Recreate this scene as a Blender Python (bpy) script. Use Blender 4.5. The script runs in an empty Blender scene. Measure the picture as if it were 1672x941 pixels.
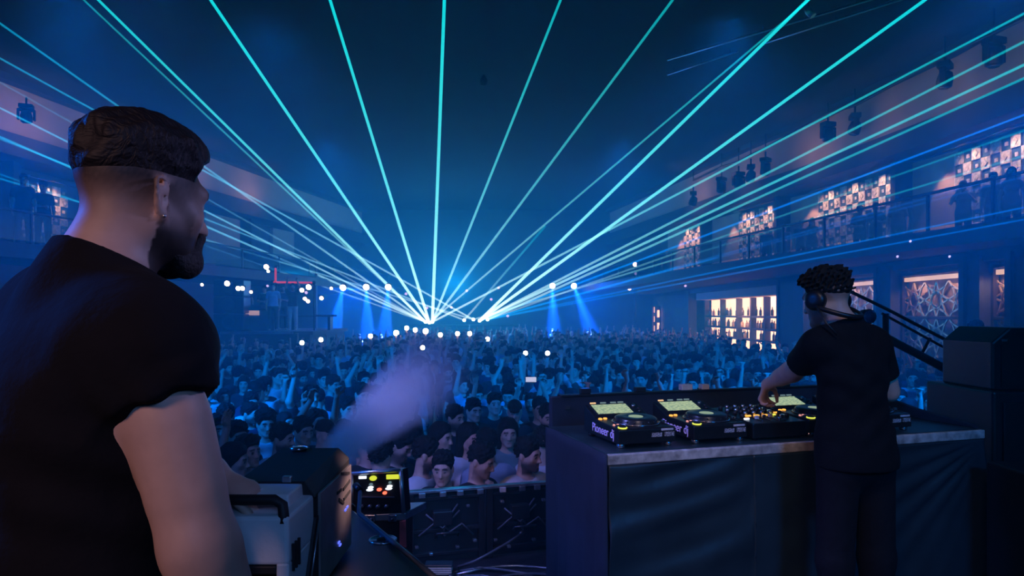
import bpy, bmesh, math, random
import numpy as np
from mathutils import Vector, Matrix, Euler

random.seed(7)
scene = bpy.context.scene
COL = scene.collection
PI = math.pi

# ------------------------------------------------------------------ camera
FPX, CX, HY, EYE = 1115.0, 836.0, 512.0, 2.72      # focal length in px, centre, horizon row, eye height over the dance floor
STAGE = 1.17                                        # stage height over the dance floor

cam_data = bpy.data.cameras.new('camera')
cam_data.sensor_width = 36.0
cam_data.lens = 36.0 * FPX / 1672.0
cam_data.shift_y = (HY - 470.5) / 1672.0
cam_data.clip_start = 0.05
cam_data.clip_end = 200
cam = bpy.data.objects.new('camera', cam_data)
COL.objects.link(cam)
cam.location = (0, 0, EYE)
cam.rotation_euler = (PI / 2, 0, 0)
scene.camera = cam

# ------------------------------------------------------------------ exposure, world
scene.view_settings.view_transform = 'Standard'
scene.view_settings.look = 'None'
scene.view_settings.exposure = 0.0
scene.view_settings.gamma = 1.0
scene.view_settings.use_curve_mapping = False
scene.cycles.use_denoising = True
scene.cycles.max_bounces = 6
scene.cycles.diffuse_bounces = 2
scene.cycles.glossy_bounces = 2
scene.cycles.transparent_max_bounces = 48
scene.cycles.volume_bounces = 1
scene.cycles.sample_clamp_indirect = 2.0
scene.cycles.sample_clamp_direct = 0.0

world = bpy.data.worlds.new('world')
scene.world = world
world.use_nodes = True
world.node_tree.nodes['Background'].inputs[0].default_value = (0.0, 0.03, 0.11, 1)
world.node_tree.nodes['Background'].inputs[1].default_value = 0.25


SMOKE_DENSITY = 9.0


def lamp(name, kind, loc, power, color, target=None, size=0.3, spot=None, blend=0.5):
    d = bpy.data.lights.new(name, kind)
    d.energy = power
    d.color = color
    if kind == 'AREA':
        d.shape = 'DISK'
        d.size = size
    else:
        d.shadow_soft_size = size
    if kind == 'SPOT':
        d.spot_size = math.radians(spot)
        d.spot_blend = blend
    o = bpy.data.objects.new(name, d)
    COL.objects.link(o)
    o.location = loc
    if target is not None:
        o.rotation_euler = (Vector(target) - Vector(loc)).to_track_quat('-Z', 'Y').to_euler()
    return o


BLUE = (0.0, 0.22, 1.0)
CYAN = (0.0, 0.42, 1.0)
ULTRA = (0.0, 0.10, 1.0)
# unseen blue fills added overhead and at the far end to light the haze
for x, y, z, p, c in ((-3.2, 38.5, 4.4, 1500, CYAN), (-8.5, 36.5, 3.6, 1300, ULTRA), (4.0, 36.5, 3.6, 1100, ULTRA)):
    lamp('haze_fill_lamp', 'POINT', (x, y, z), p, c, size=0.5)
for x, y, p in ((-6.5, 24.0, 1000), (4.0, 24.0, 900), (-5.0, 14.0, 420), (4.5, 14.0, 700), (8.0, 11.0, 800), (-8.5, 13.0, 500)):
    lamp('overhead_fill_lamp', 'SPOT', (x, y, 8.8), p, BLUE, (x * 0.9, y + 1.5, 0), 0.5, 130, 0.9)
# stage-front washes that face the crowd
for x, y, z, tx in ((-4.4, 4.4, 4.4, -2.5), (4.8, 4.9, 4.4, 1.5)):
    lamp('crowd_wash_lamp', 'SPOT', (x, y, z), 3300, (0.0, 0.17, 1.0), (tx, 14, 0.6), 0.35, 82, 0.8)
# unseen violet key added to light the plume and the front rows
lamp('violet_fill_lamp', 'SPOT', (-2.2, 2.6, 4.8), 420, (0.20, 0.24, 1.0), (-0.6, 5.0, 1.9), 0.25, 46, 0.9)
# stage working light behind the performers (dim, pinkish) and blue side light
lamp('stage_work_lamp', 'SPOT', (-1.9, -2.2, 4.3), 185, (1.0, 0.53, 0.46), (-0.62, 1.1, 2.45), 0.4, 34, 0.7)
lamp('stage_side_lamp', 'AREA', (-3.6, 1.9, 4.0), 70, (0.0, 0.15, 1.0), (-0.6, 1.1, 2.6), 0.6)
lamp('stage_blue_lamp', 'SPOT', (2.6, -1.8, 4.6), 420, (0.0, 0.26, 1.0), (1.5, 3.0, 1.6), 0.5, 46, 0.8)
lamp('unseen_fill_lamp', 'SPOT', (0.9, -2.4, 4.2), 120, (0.14, 0.36, 1.0), (-0.4, 1.2, 2.3), 0.4, 36, 0.8)  # unseen fill added to lift the tank and the man's arm
lamp('face_fill_lamp', 'SPOT', (1.7, 1.7, 3.7), 80, (0.42, 0.40, 1.0), (-0.55, 1.15, 2.80), 0.15, 22, 0.9)  # unseen spot added to brighten the man's cheek and arm
lamp('smoke_fill_lamp', 'SPOT', (-2.0, 2.3, 4.5), 400, (0.22, 0.26, 1.0), (-0.5, 2.9, 2.4), 0.2, 46, 0.9)  # unseen spot added so that the smoke plume shows brighter
lamp('desk_fill_lamp', 'SPOT', (0.9, 0.6, 4.9), 64, (1.0, 0.78, 0.76), (1.2, 3.1, 2.1), 0.3, 46, 0.9)  # unseen warm spot added to brighten the front of the desk
lamp('plate_fill_lamp', 'SPOT', (0.25, 2.25, 2.72), 95, (1.0, 0.62, 0.56), (-0.386, 1.60, 2.31), 0.03, 8.5, 1.0)  # unseen narrow spot added to warm the fog machine's side plate

# ------------------------------------------------------------------ helpers
def pix(px, py, d):
    """world point seen at a pixel of the 1672x941 frame at distance d into the room"""
    return Vector(((px - CX) / FPX * d, d, EYE - (py - HY) / FPX * d))


def mat(name, color, rough=0.6, metal=0.0, spec=0.5, emit=None, strength=1.0, noise=None, bump=None, bscale=40.0, attr=None, objcol=False, coat=0.0, sheen=0.0):
    m = bpy.data.materials.new(name)
    m.use_nodes = True
    nt = m.node_tree
    b = nt.nodes['Principled BSDF']
    b.inputs['Base Color'].default_value = (*color, 1)
    b.inputs['Roughness'].default_value = rough
    b.inputs['Metallic'].default_value = metal
    b.inputs['Specular IOR Level'].default_value = spec
    b.inputs['Coat Weight'].default_value = coat
    b.inputs['Sheen Weight'].default_value = sheen
    col = None
    if attr:
        a = nt.nodes.new('ShaderNodeVertexColor')
        a.layer_name = attr
        col = a.outputs['Color']
    elif objcol:
        a = nt.nodes.new('ShaderNodeObjectInfo')
        col = a.outputs['Color']
    if noise:
        n = nt.nodes.new('ShaderNodeTexNoise')
        n.inputs['Scale'].default_value = noise[0]
        n.inputs['Detail'].default_value = 4
        tc = nt.nodes.new('ShaderNodeTexCoord')
        nt.links.new(tc.outputs['Object'], n.inputs['Vector'])
        r = nt.nodes.new('ShaderNodeMapRange')
        r.inputs['From Min'].default_value = 0.3
        r.inputs['From Max'].default_value = 0.7
        r.inputs['To Min'].default_value = 1.0 - noise[1]
        r.inputs['To Max'].default_value = 1.0 + noise[1]
        nt.links.new(n.outputs['Fac'], r.inputs['Value'])
        mx = nt.nodes.new('ShaderNodeVectorMath')
        mx.operation = 'SCALE'
        if col is not None:
            nt.links.new(col, mx.inputs[0])
        else:
            mx.inputs[0].default_value = color
        nt.links.new(r.outputs['Result'], mx.inputs['Scale'])
        col = mx.outputs['Vector']
    if col is not None:
        nt.links.new(col, b.inputs['Base Color'])
    if bump:
        n = nt.nodes.new('ShaderNodeTexNoise')
        n.inputs['Scale'].default_value = bscale
        n.inputs['Detail'].default_value = 5
        tc = nt.nodes.new('ShaderNodeTexCoord')
        nt.links.new(tc.outputs['Object'], n.inputs['Vector'])
        bp = nt.nodes.new('ShaderNodeBump')
        bp.inputs['Strength'].default_value = 1.0
        bp.inputs['Distance'].default_value = bump
        nt.links.new(n.outputs['Fac'], bp.inputs['Height'])
        nt.links.new(bp.outputs['Normal'], b.inputs['Normal'])
    if emit:
        b.inputs['Emission Color'].default_value = (*emit, 1)
        b.inputs['Emission Strength'].default_value = strength
        m.cycles.emission_sampling = 'NONE' if max(emit) * strength < 20 else 'AUTO'
    return m


def glow(name, color, strength):
    """something that gives off light: a lamp lens, a screen, an indicator"""
    return mat(name, (0.02, 0.02, 0.02), 0.4, emit=color, strength=strength)


def tag(o, label=None, cat=None, group=None, kind=None):
    if label:
        o['label'] = label
    if cat:
        o['category'] = cat
    if group:
        o['group'] = group
    if kind:
        o['kind'] = kind
    return o


def thing(name, label, cat, loc=(0, 0, 0), rz=0.0, group=None):
    o = bpy.data.objects.new(name, None)
    o.empty_display_size = 0.1
    COL.objects.link(o)
    o.location = loc
    o.rotation_euler = (0, 0, rz)
    return tag(o, label, cat, group)


def wm(o):
    return (wm(o.parent) if o.parent else Matrix()) @ o.matrix_basis


def link_mesh(name, me, material, parent=None, world=False, smooth=True):
    if material is not None:
        for m in (material if isinstance(material, (list, tuple)) else [material]):
            me.materials.append(m)
    o = bpy.data.objects.new(name, me)
    COL.objects.link(o)
    if parent is not None:
        o.parent = parent
        if world:
            me.transform(wm(parent).inverted())
    return o


def mesh_np(name, V, F, smooth=True):
    """V (n,3), F (m,4) or (m,3) arrays -> mesh"""
    me = bpy.data.meshes.new(name)
    n, k = F.shape
    me.vertices.add(len(V))
    me.vertices.foreach_set('co', np.ascontiguousarray(V, dtype=np.float32).ravel())
    me.loops.add(n * k)
    me.loops.foreach_set('vertex_index', np.ascontiguousarray(F, dtype=np.int32).ravel())
    me.polygons.add(n)
    me.polygons.foreach_set('loop_start', np.arange(0, n * k, k, dtype=np.int32))
    me.update(calc_edges=True)
    me.validate()
    if smooth:
        me.polygons.foreach_set('use_smooth', np.ones(len(me.polygons), dtype=bool))
    return me


def paint(me, rgb, layer='paint'):
    a = me.color_attributes.new(layer, 'FLOAT_COLOR', 'POINT')
    c = np.ones((len(me.vertices), 4), dtype=np.float32)
    c[:, :3] = rgb
    a.data.foreach_set('color', c.ravel())


class MB:
    """collects boxes, bars, lathes and prisms into one mesh"""

    def __init__(self):
        self.v, self.f, self.s = [], [], []

    def add(self, verts, faces, smooth=False):
        n = len(self.v)
        self.v += [Vector(p) for p in verts]
        self.f += [tuple(i + n for i in f) for f in faces]
        self.s += [smooth] * len(faces)
        return self

    def box(self, c, size, rot=None, taper=1.0):
        c = Vector(c)
        h = [s / 2 for s in size]
        R = rot if rot is not None else Matrix.Identity(3)
        vs = []
        for z in (-1, 1):
            t = taper if z > 0 else 1.0
            for x, y in ((-1, -1), (1, -1), (1, 1), (-1, 1)):
                vs.append(c + R @ Vector((x * h[0] * t, y * h[1] * t, z * h[2])))
        return self.add(vs, [(0, 3, 2, 1), (4, 5, 6, 7), (0, 1, 5, 4), (1, 2, 6, 5), (2, 3, 7, 6), (3, 0, 4, 7)])

    def hexa(self, bottom, top):
        """eight corners: bottom four and top four in the same turning order"""
        return self.add(list(bottom) + list(top), [(0, 3, 2, 1), (4, 5, 6, 7), (0, 1, 5, 4), (1, 2, 6, 5), (2, 3, 7, 6), (3, 0, 4, 7)])

    def tube(self, pts, radii, n=10, caps=True):
        pts = [Vector(p) for p in pts]
        if not isinstance(radii, (list, tuple)):
            radii = [radii] * len(pts)
        vs, fs = [], []
        up = None
        for i, p in enumerate(pts):
            t = (pts[min(i + 1, len(pts) - 1)] - pts[max(i - 1, 0)]).normalized()
            if up is None:
                up = Vector((0, 0, 1)) if abs(t.z) < 0.9 else Vector((0, 1, 0))
            a = t.cross(up).normalized()
            b = a.cross(t).normalized()
            up = b
            for k in range(n):
                th = 2 * PI * k / n
                vs.append(p + (a * math.cos(th) + b * math.sin(th)) * radii[i])
        for i in range(len(pts) - 1):
            for k in range(n):
                k2 = (k + 1) % n
                fs.append((i * n + k, i * n + k2, (i + 1) * n + k2, (i + 1) * n + k))
        self.add(vs, fs, True)
        if caps:
            m = len(self.v) - len(vs)
            self.f.append(tuple(m + k for k in range(n))[::-1])
            self.f.append(tuple(m + (len(pts) - 1) * n + k for k in range(n)))
            self.s += [False, False]
        return self

    def cyl(self, p0, p1, r0, r1=None, n=16):
        return self.tube([p0, p1], [r0, r0 if r1 is None else r1], n)

    def lathe(self, c, prof, n=24, rot=None):
        """prof: (radius, height) pairs from the bottom to the top about local z"""
        c = Vector(c)
        R = rot if rot is not None else Matrix.Identity(3)
        vs, fs = [], []
        for r, z in prof:
            for k in range(n):
                th = 2 * PI * k / n
                vs.append(c + R @ Vector((max(r, 1e-4) * math.cos(th), max(r, 1e-4) * math.sin(th), z)))
        for i in range(len(prof) - 1):
            for k in range(n):
                k2 = (k + 1) % n
                fs.append((i * n + k, i * n + k2, (i + 1) * n + k2, (i + 1) * n + k))
        self.add(vs, fs, True)
        m = len(self.v) - len(vs)
        self.f.append(tuple(m + k for k in range(n))[::-1])
        self.f.append(tuple(m + (len(prof) - 1) * n + k for k in range(n)))
        self.s += [False, False]
        return self

    def ball(self, c, r, n=12, m=8):
        rr = r if isinstance(r, (tuple, list)) else (r, r, r)
        prof = [(math.sin(PI * i / m), -math.cos(PI * i / m)) for i in range(m + 1)]
        c = Vector(c)
        vs, fs = [], []
        for a, z in prof:
            for k in range(n):
                th = 2 * PI * k / n
                vs.append(c + Vector((max(a, 1e-3) * math.cos(th) * rr[0], max(a, 1e-3) * math.sin(th) * rr[1], z * rr[2])))
        for i in range(m):
            for k in range(n):
                k2 = (k + 1) % n
                fs.append((i * n + k, i * n + k2, (i + 1) * n + k2, (i + 1) * n + k))
        return self.add(vs, fs, True)

    def prism(self, poly, off):
        """a polygon given by 3-D points, given thickness by the vector off"""
        off = Vector(off)
        n = len(poly)
        vs = [Vector(p) for p in poly] + [Vector(p) + off for p in poly]
        fs = [tuple(range(n))[::-1], tuple(range(n, 2 * n))] + [(i, (i + 1) % n, n + (i + 1) % n, n + i) for i in range(n)]
        return self.add(vs, fs)

    def build(self, name, material, parent=None, world=True, bevel=0.0, segs=2, recalc=True):
        me = bpy.data.meshes.new(name)
        me.from_pydata([tuple(p) for p in self.v], [], self.f)
        me.update()
        me.polygons.foreach_set('use_smooth', np.array(self.s, dtype=bool))
        if recalc:
            bm = bmesh.new()
            bm.from_mesh(me)
            bmesh.ops.recalc_face_normals(bm, faces=bm.faces)
            bm.to_mesh(me)
            bm.free()
        o = link_mesh(name, me, material, parent, world and parent is not None)
        if bevel:
            md = o.modifiers.new('bevel', 'BEVEL')
            md.width = bevel
            md.segments = segs
            md.limit_method = 'ANGLE'
            md.angle_limit = math.radians(50)
        return o


def copy_tree(o, parent=None):
    c = o.copy()
    COL.objects.link(c)
    c.parent = parent
    for ch in list(o.children):
        copy_tree(ch, c)
    return c


def frame_from(z=None, x=None, y=None):
    """3x3 rotation whose columns are x, y, z; two of the axes are enough"""
    if z is not None and x is not None:
        z = Vector(z).normalized(); x = Vector(x); x = (x - z * x.dot(z)).normalized(); y = z.cross(x)
    elif z is not None and y is not None:
        z = Vector(z).normalized(); y = Vector(y); y = (y - z * y.dot(z)).normalized(); x = y.cross(z)
    else:
        y = Vector(y).normalized(); x = Vector(x); x = (x - y * x.dot(y)).normalized(); z = x.cross(y)
    return Matrix((x, y, z)).transposed()


# ------------------------------------------------------------------ bodies: blended volumes on a grid, skinned as one surface
class Blend:
    def __init__(self, lo, hi, h):
        self.lo, self.h = np.array(lo, dtype=np.float32), h
        self.n = np.ceil((np.array(hi) - np.array(lo)) / h).astype(int) + 1
        self.F = np.full(self.n, 0.08, dtype=np.float32)

    def _win(self, lo, hi):
        a = np.clip(np.floor((np.array(lo) - self.lo) / self.h).astype(int), 0, self.n)
        b = np.clip(np.ceil((np.array(hi) - self.lo) / self.h).astype(int) + 1, 0, self.n)
        if np.any(b - a < 1):
            return None
        ax = [self.lo[i] + self.h * np.arange(a[i], b[i], dtype=np.float32) for i in range(3)]
        return tuple(slice(a[i], b[i]) for i in range(3)), ax[0][:, None, None], ax[1][None, :, None], ax[2][None, None, :]

    def _mix(self, sl, d, k, op):
        f = self.F[sl]
        if op == 'add':
            if k > 0:
                h = np.clip(0.5 + 0.5 * (f - d) / k, 0, 1)
                self.F[sl] = f * (1 - h) + d * h - k * h * (1 - h)
            else:
                self.F[sl] = np.minimum(f, d)
        elif op == 'sub':
            d = -d
            if k > 0:
                h = np.clip(0.5 - 0.5 * (f - d) / k, 0, 1)
                self.F[sl] = f * (1 - h) + d * h + k * h * (1 - h)
            else:
                self.F[sl] = np.maximum(f, d)

    def limb(self, p0, p1, r0, r1, k=0.02, u=None, op='add'):
        """a rounded tapering limb; r0, r1 numbers or (across u, across the other way)"""
        p0, p1 = np.array(p0, dtype=np.float32), np.array(p1, dtype=np.float32)
        a0, b0 = r0 if isinstance(r0, (tuple, list)) else (r0, r0)
        a1, b1 = r1 if isinstance(r1, (tuple, list)) else (r1, r1)
        R = max(a0, b0, a1, b1) + k + 2 * self.h + 0.01
        w = self._win(np.minimum(p0, p1) - R, np.maximum(p0, p1) + R)
        if w is None:
            return self
        sl, X, Y, Z = w
        ax = p1 - p0
        L = max(float(np.linalg.norm(ax)), 1e-6)
        ax = ax / L
        if u is None:
            u = np.array((1, 0, 0)) if abs(ax[0]) < 0.9 else np.array((0, 1, 0))
        u = np.array(u, dtype=np.float32)
        u = u - ax * float(u @ ax)
        u = u / np.linalg.norm(u)
        v = np.cross(ax, u)
        qx, qy, qz = X - p0[0], Y - p0[1], Z - p0[2]
        t = (qx * ax[0] + qy * ax[1] + qz * ax[2])
        tc = np.clip(t, 0, L)
        w_ = t - tc
        s = tc / L
        a = a0 + (a1 - a0) * s
        b = b0 + (b1 - b0) * s
        m = np.minimum(a, b)
        uu = qx * u[0] + qy * u[1] + qz * u[2]
        vv = qx * v[0] + qy * v[1] + qz * v[2]
        g = np.sqrt((uu / a) ** 2 + (vv / b) ** 2 + (w_ / m) ** 2) + 1e-9
        gg = np.sqrt((uu / a ** 2) ** 2 + (vv / b ** 2) ** 2 + (w_ / m ** 2) ** 2) + 1e-9
        self._mix(sl, np.minimum(g * (g - 1) / gg, 0.08).astype(np.float32), k, op)
        return self

    def egg(self, c, r, k=0.02, rot=None, op='add'):
        c = np.array(c, dtype=np.float32)
        R = max(r) + k + 2 * self.h + 0.01
        w = self._win(c - R, c + R)
        if w is None:
            return self
        sl, X, Y, Z = w
        qx, qy, qz = X - c[0], Y - c[1], Z - c[2]
        M = np.eye(3) if rot is None else np.array(rot)
        l = [qx * M[0, i] + qy * M[1, i] + qz * M[2, i] for i in range(3)]
        g = np.sqrt(sum((l[i] / r[i]) ** 2 for i in range(3))) + 1e-9
        gg = np.sqrt(sum((l[i] / r[i] ** 2) ** 2 for i in range(3))) + 1e-9
        self._mix(sl, np.minimum(g * (g - 1) / gg, 0.08).astype(np.float32), k, op)
        return self

    def cut(self, p, n, k=0.0, box=None):
        """removes what lies beyond the plane through p on the side n points to (within box = (lo, hi) if given)"""
        p, n = np.array(p, dtype=np.float32), np.array(n, dtype=np.float32)
        n = n / np.linalg.norm(n)
        lo, hi = box if box is not None else (self.lo, self.lo + self.h * self.n)
        w = self._win(lo, hi)
        if w is None:
            return self
        sl, X, Y, Z = w
        d = (X - p[0]) * n[0] + (Y - p[1]) * n[1] + (Z - p[2]) * n[2]
        self._mix(sl, (-d).astype(np.float32), k, 'sub')
        return self

    def grid(self):
        return (self.lo[0] + self.h * np.arange(self.n[0], dtype=np.float32)[:, None, None],
                self.lo[1] + self.h * np.arange(self.n[1], dtype=np.float32)[None, :, None],
                self.lo[2] + self.h * np.arange(self.n[2], dtype=np.float32)[None, None, :])

    def skin(self):
        F, h = self.F, self.h
        F[0] = F[-1] = 0.08
        F[:, 0] = F[:, -1] = 0.08
        F[:, :, 0] = F[:, :, -1] = 0.08
        I = F < 0
        c = np.zeros(np.array(F.shape) - 1, dtype=np.int8)
        for i in (0, 1):
            for j in (0, 1):
                for k in (0, 1):
                    c += I[i:F.shape[0] - 1 + i, j:F.shape[1] - 1 + j, k:F.shape[2] - 1 + k]
        idx = np.argwhere((c > 0) & (c < 8))
        ids = np.full(c.shape, -1, dtype=np.int32)
        ids[tuple(idx.T)] = np.arange(len(idx))
        pos = np.zeros((len(idx), 3), dtype=np.float32)
        cnt = np.zeros(len(idx), dtype=np.float32)
        for ax in range(3):
            o1, o2 = [a for a in range(3) if a != ax]
            for i in (0, 1):
                for j in (0, 1):
                    off = np.zeros(3, dtype=int)
                    off[o1], off[o2] = i, j
                    e = np.zeros(3, dtype=int)
                    e[ax] = 1
                    A = F[tuple((idx + off).T)]
                    B = F[tuple((idx + off + e).T)]
                    x = (A < 0) != (B < 0)
                    t = np.where(x, A / np.where(x, A - B, 1), 0)
                    p = off[None, :] + t[:, None] * e[None, :]
                    pos += np.where(x[:, None], p, 0)
                    cnt += x
        V = self.lo + h * (idx + pos / cnt[:, None])
        quads = []
        for ax in range(3):
            o1, o2 = [a for a in range(3) if a != ax]
            sA = [slice(None)] * 3
            sB = [slice(None)] * 3
            sA[ax], sB[ax] = slice(0, -1), slice(1, None)
            x = np.argwhere(I[tuple(sA)] != I[tuple(sB)])
            x = x[(x[:, o1] > 0) & (x[:, o2] > 0)]
            flip = I[tuple(x.T)]
            e1 = np.zeros(3, dtype=int); e1[o1] = 1
            e2 = np.zeros(3, dtype=int); e2[o2] = 1
            q = np.stack([ids[tuple((x - e1 - e2).T)], ids[tuple((x - e2).T)], ids[tuple(x.T)], ids[tuple((x - e1).T)]], 1)
            if ax == 1:
                flip = ~flip
            q = np.where(flip[:, None], q, q[:, ::-1])
            quads.append(q)
        return V, np.concatenate(quads)


def relax(V, F, times=1, f=0.5):
    for _ in range(times):
        S = np.zeros_like(V)
        N = np.zeros(len(V), dtype=np.float32)
        for a, b in ((0, 1), (1, 2), (2, 3), (3, 0)):
            for p, q in ((a, b), (b, a)):
                np.add.at(S, F[:, p], V[F[:, q]])
                np.add.at(N, F[:, p], 1)
        V = V * (1 - f) + f * S / np.maximum(N, 1)[:, None]
    return V


def largest(V, F):
    """the biggest connected piece only, so that a body or a garment stays one surface"""
    lab = np.arange(len(V))
    for _ in range(400):
        m = lab[F].min(1)
        new = lab.copy()
        for c in range(4):
            np.minimum.at(new, F[:, c], m)
        new = new[new]
        if np.array_equal(new, lab):
            break
        lab = new
    u, n = np.unique(lab, return_counts=True)
    if len(u) == 1:
        return V, F
    keep = lab == u[n.argmax()]
    ren = np.cumsum(keep) - 1
    return V[keep], ren[F[keep[F[:, 0]]]]


def v3(*a):
    return np.array(a, dtype=np.float32)


def unit(a):
    a = np.array(a, dtype=np.float32)
    return a / np.linalg.norm(a)


def add_hand(S, w, d, n, thumb, curl=0.35, spread=0.10, size=1.0, k=0.005, curls=None):
    """palm and five separate fingers: w wrist, d wrist->knuckles, n the way the palm faces, thumb +1/-1 side of d x n"""
    d, n = unit(d), unit(n)
    n = unit(n - d * float(d @ n))
    lat = np.cross(d, n) * thumb
    w = np.array(w, dtype=np.float32)
    S.limb(w - d * 0.01, w + d * 0.080 * size, (0.027 * size, 0.017 * size), (0.038 * size, 0.0125 * size), 0.012, u=lat)
    ends = []
    for i, (x, L) in enumerate(((0.029, 0.072), (0.0100, 0.080), (-0.0095, 0.074), (-0.0275, 0.058))):
        p = w + d * (0.080 - 0.004 * abs(i - 1)) * size + lat * x * size
        a = 0.0
        cc = curls[i] if curls else curl
        dirn = unit(d + lat * spread * (1.5 - i))
        for j, (fr, r) in enumerate(((0.45, 0.0088), (0.31, 0.0080), (0.24, 0.0070))):
            a += cc * (0.8, 1.2, 0.8)[j]
            dd = dirn * math.cos(a) + n * math.sin(a)
            q = p + dd * L * fr * size
            S.limb(p, q, r * size, r * 0.92 * size, k if j else 0.008)
            p = q
        ends.append(p)
    tc = curls[4] if curls and len(curls) > 4 else curl
    p = w + d * 0.022 * size + lat * 0.022 * size + n * 0.006 * size
    dirs = (unit(d * 0.55 + lat * 0.75 + n * 0.35), unit(d * 0.85 + lat * (0.45 - tc * 0.5) + n * (0.25 + tc * 0.4)), unit(d * 0.95 + lat * (0.1 - tc * 0.5) + n * (0.2 + tc * 0.5)))
    for dd, L, r in zip(dirs, (0.045, 0.034, 0.028), (0.0135, 0.0105, 0.0092)):
        q = p + dd * L * size
        S.limb(p, q, r * size, r * 0.9 * size, 0.008)
        p = q
    ends.append(p)
    return ends


def add_head(S, c, R, k=1.0, ears=True, fine=False):
    """skull, jaw, brow, nose, eyes, lips and ears about the point c; columns of R: the head's left, back and up"""
    R = np.array(R, dtype=np.float32)
    P = lambda x, y, z: c + R @ v3(x, y, z)
    E = lambda x, y, z, r, kk, op='add': S.egg(P(x, y, z), r, kk, R, op)
    E(0, 0.016, 0.036, (0.0760, 0.0960, 0.0840), 0.02)
    E(0, -0.030, -0.022, (0.0640, 0.0660, 0.0860), 0.03)
    for s in (-1, 1):
        S.limb(P(s * 0.054, 0.012, -0.052), P(s * 0.020, -0.070, -0.098), 0.020, 0.017, 0.03)
        S.egg(P(s * 0.046, -0.056, -0.022), (0.020, 0.020, 0.018), 0.02, R)
    E(0, -0.076, -0.102, (0.022, 0.020, 0.019), 0.02)
    S.limb(P(-0.040, -0.078, 0.022), P(0.040, -0.078, 0.022), 0.0115, 0.0115, 0.02)
    for s in (-1, 1):
        E(s * 0.032, -0.099, 0.000, (0.020, 0.016, 0.0115), 0.012, 'sub')
        E(s * 0.031, -0.0775, 0.000, (0.0135, 0.0125, 0.0120), 0.003)
    S.limb(P(0, -0.086, 0.010), P(0, -0.112, -0.034), 0.0085, 0.0115, 0.012)
    for s in (-1, 1):
        E(s * 0.011, -0.100, -0.038, (0.009, 0.011, 0.008), 0.006)
    S.limb(P(-0.020, -0.085, -0.064), P(0.020, -0.085, -0.064), 0.0075, 0.0075, 0.008)
    S.limb(P(-0.017, -0.085, -0.075), P(0.017, -0.085, -0.075), 0.0080, 0.0080, 0.008)
    if ears:
        for s in (-1, 1):
            E(s * 0.078, 0.016, -0.010, (0.0100, 0.0185, 0.0310), 0.006)
            E(s * 0.090, 0.012, -0.008, (0.0075, 0.0100, 0.0190), 0.004, 'sub')


def add_hair(H, c, R, line, side=0.010, top=0.022, z0=0.05, z1=0.12, taper=0.022, amp=0.003, freq=150.0, seed=0, quiff=0.0, groove=0.0):
    """hair that grows out of the skull above a hairline given as (y, z) pairs, thin at its edge and fuller on top"""
    add_head(H, c, R, ears=False)
    gx, gy, gz = H.grid()
    R = np.array(R, dtype=np.float32)
    qx, qy, qz = gx - c[0], gy - c[1], gz - c[2]
    x, y, z = (qx * R[0, i] + qy * R[1, i] + qz * R[2, i] for i in range(3))
    ly, lz = [p[0] for p in line], [p[1] for p in line]
    s = z - np.interp(y, ly, lz).astype(np.float32)
    rr = random.Random(seed)
    n = 0
    for k in range(5):
        a = [rr.uniform(-1, 1) for _ in range(3)]
        m = math.sqrt(sum(v * v for v in a)) + 1e-6
        n = n + np.sin((x * a[0] + y * a[1] + z * a[2]) / m * freq * rr.uniform(0.7, 1.4) + rr.uniform(0, 6))
    t = side + top * np.clip((z - z0) / (z1 - z0), 0, 1) + quiff * np.clip((-y - 0.01) / 0.06, 0, 1) * np.clip((z - 0.06) / 0.03, 0, 1)
    if groove:
        t = t + groove * np.sin(x * 420 + 2.0 * np.sin(y * 40)) * np.clip((z - 0.06) / 0.03, 0, 1)
    lift = np.clip(s / taper, -0.8, 1)
    H.F -= (t * lift + amp * n * np.clip(lift, 0, 1)).astype(np.float32)
    cutz = np.clip(-s - 0.012, 0, 0.06)
    H.F += cutz.astype(np.float32)
    H.F += (np.clip(-z - 0.085, 0, 1) * 3).astype(np.float32)


def head_coords(V, c, R):
    return (V - c) @ np.array(R, dtype=np.float32)


def face_paint(V, c, R, skin, beard=0.0, hair=(0.012, 0.010, 0.010), lips=True):
    """the skin's own colours: brows, eyes, lips, beard"""
    q = head_coords(V, c, R)
    x, y, z = np.abs(q[:, 0]), q[:, 1], q[:, 2]
    C = np.tile(np.array(skin, dtype=np.float32), (len(V), 1))
    near = (np.abs(q) < 0.16).all(1)

    def mixc(w, col):
        w = (np.clip(w, 0, 1) * near)[:, None]
        C[:] = C * (1 - w) + np.array(col, dtype=np.float32) * w
    front = y < -0.055
    if lips:
        mixc(front * (x < 0.022) * (np.abs(z + 0.069) < 0.012) * 0.7, (skin[0] * 0.72, skin[1] * 0.45, skin[2] * 0.45))
    if beard:
        b = np.clip((-0.030 - z) / 0.03, 0, 1) * (y < 0.02) * np.clip((z + 0.16) / 0.02, 0, 1)
        b = b * (1 - (front & (x < 0.020) & (np.abs(z + 0.069) < 0.010)))
        b = np.maximum(b, (front & (x < 0.03) & (np.abs(z + 0.050) < 0.009)) * 0.9)
        mixc(b * beard, hair)
    mixc(front * (np.abs(z - 0.0235 + (x - 0.03) ** 2 * 6) < 0.0065) * (x > 0.012) * (x < 0.052) * 0.95, hair)
    eye = ((x - 0.031) / 0.0155) ** 2 + (z / 0.0085) ** 2
    mixc(front * (eye < 1.0) * 0.9, (0.40, 0.38, 0.36))
    mixc(front * (((x - 0.031) / 0.0075) ** 2 + (z / 0.0085) ** 2 < 1.0), (0.015, 0.010, 0.008))
    return C

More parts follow.
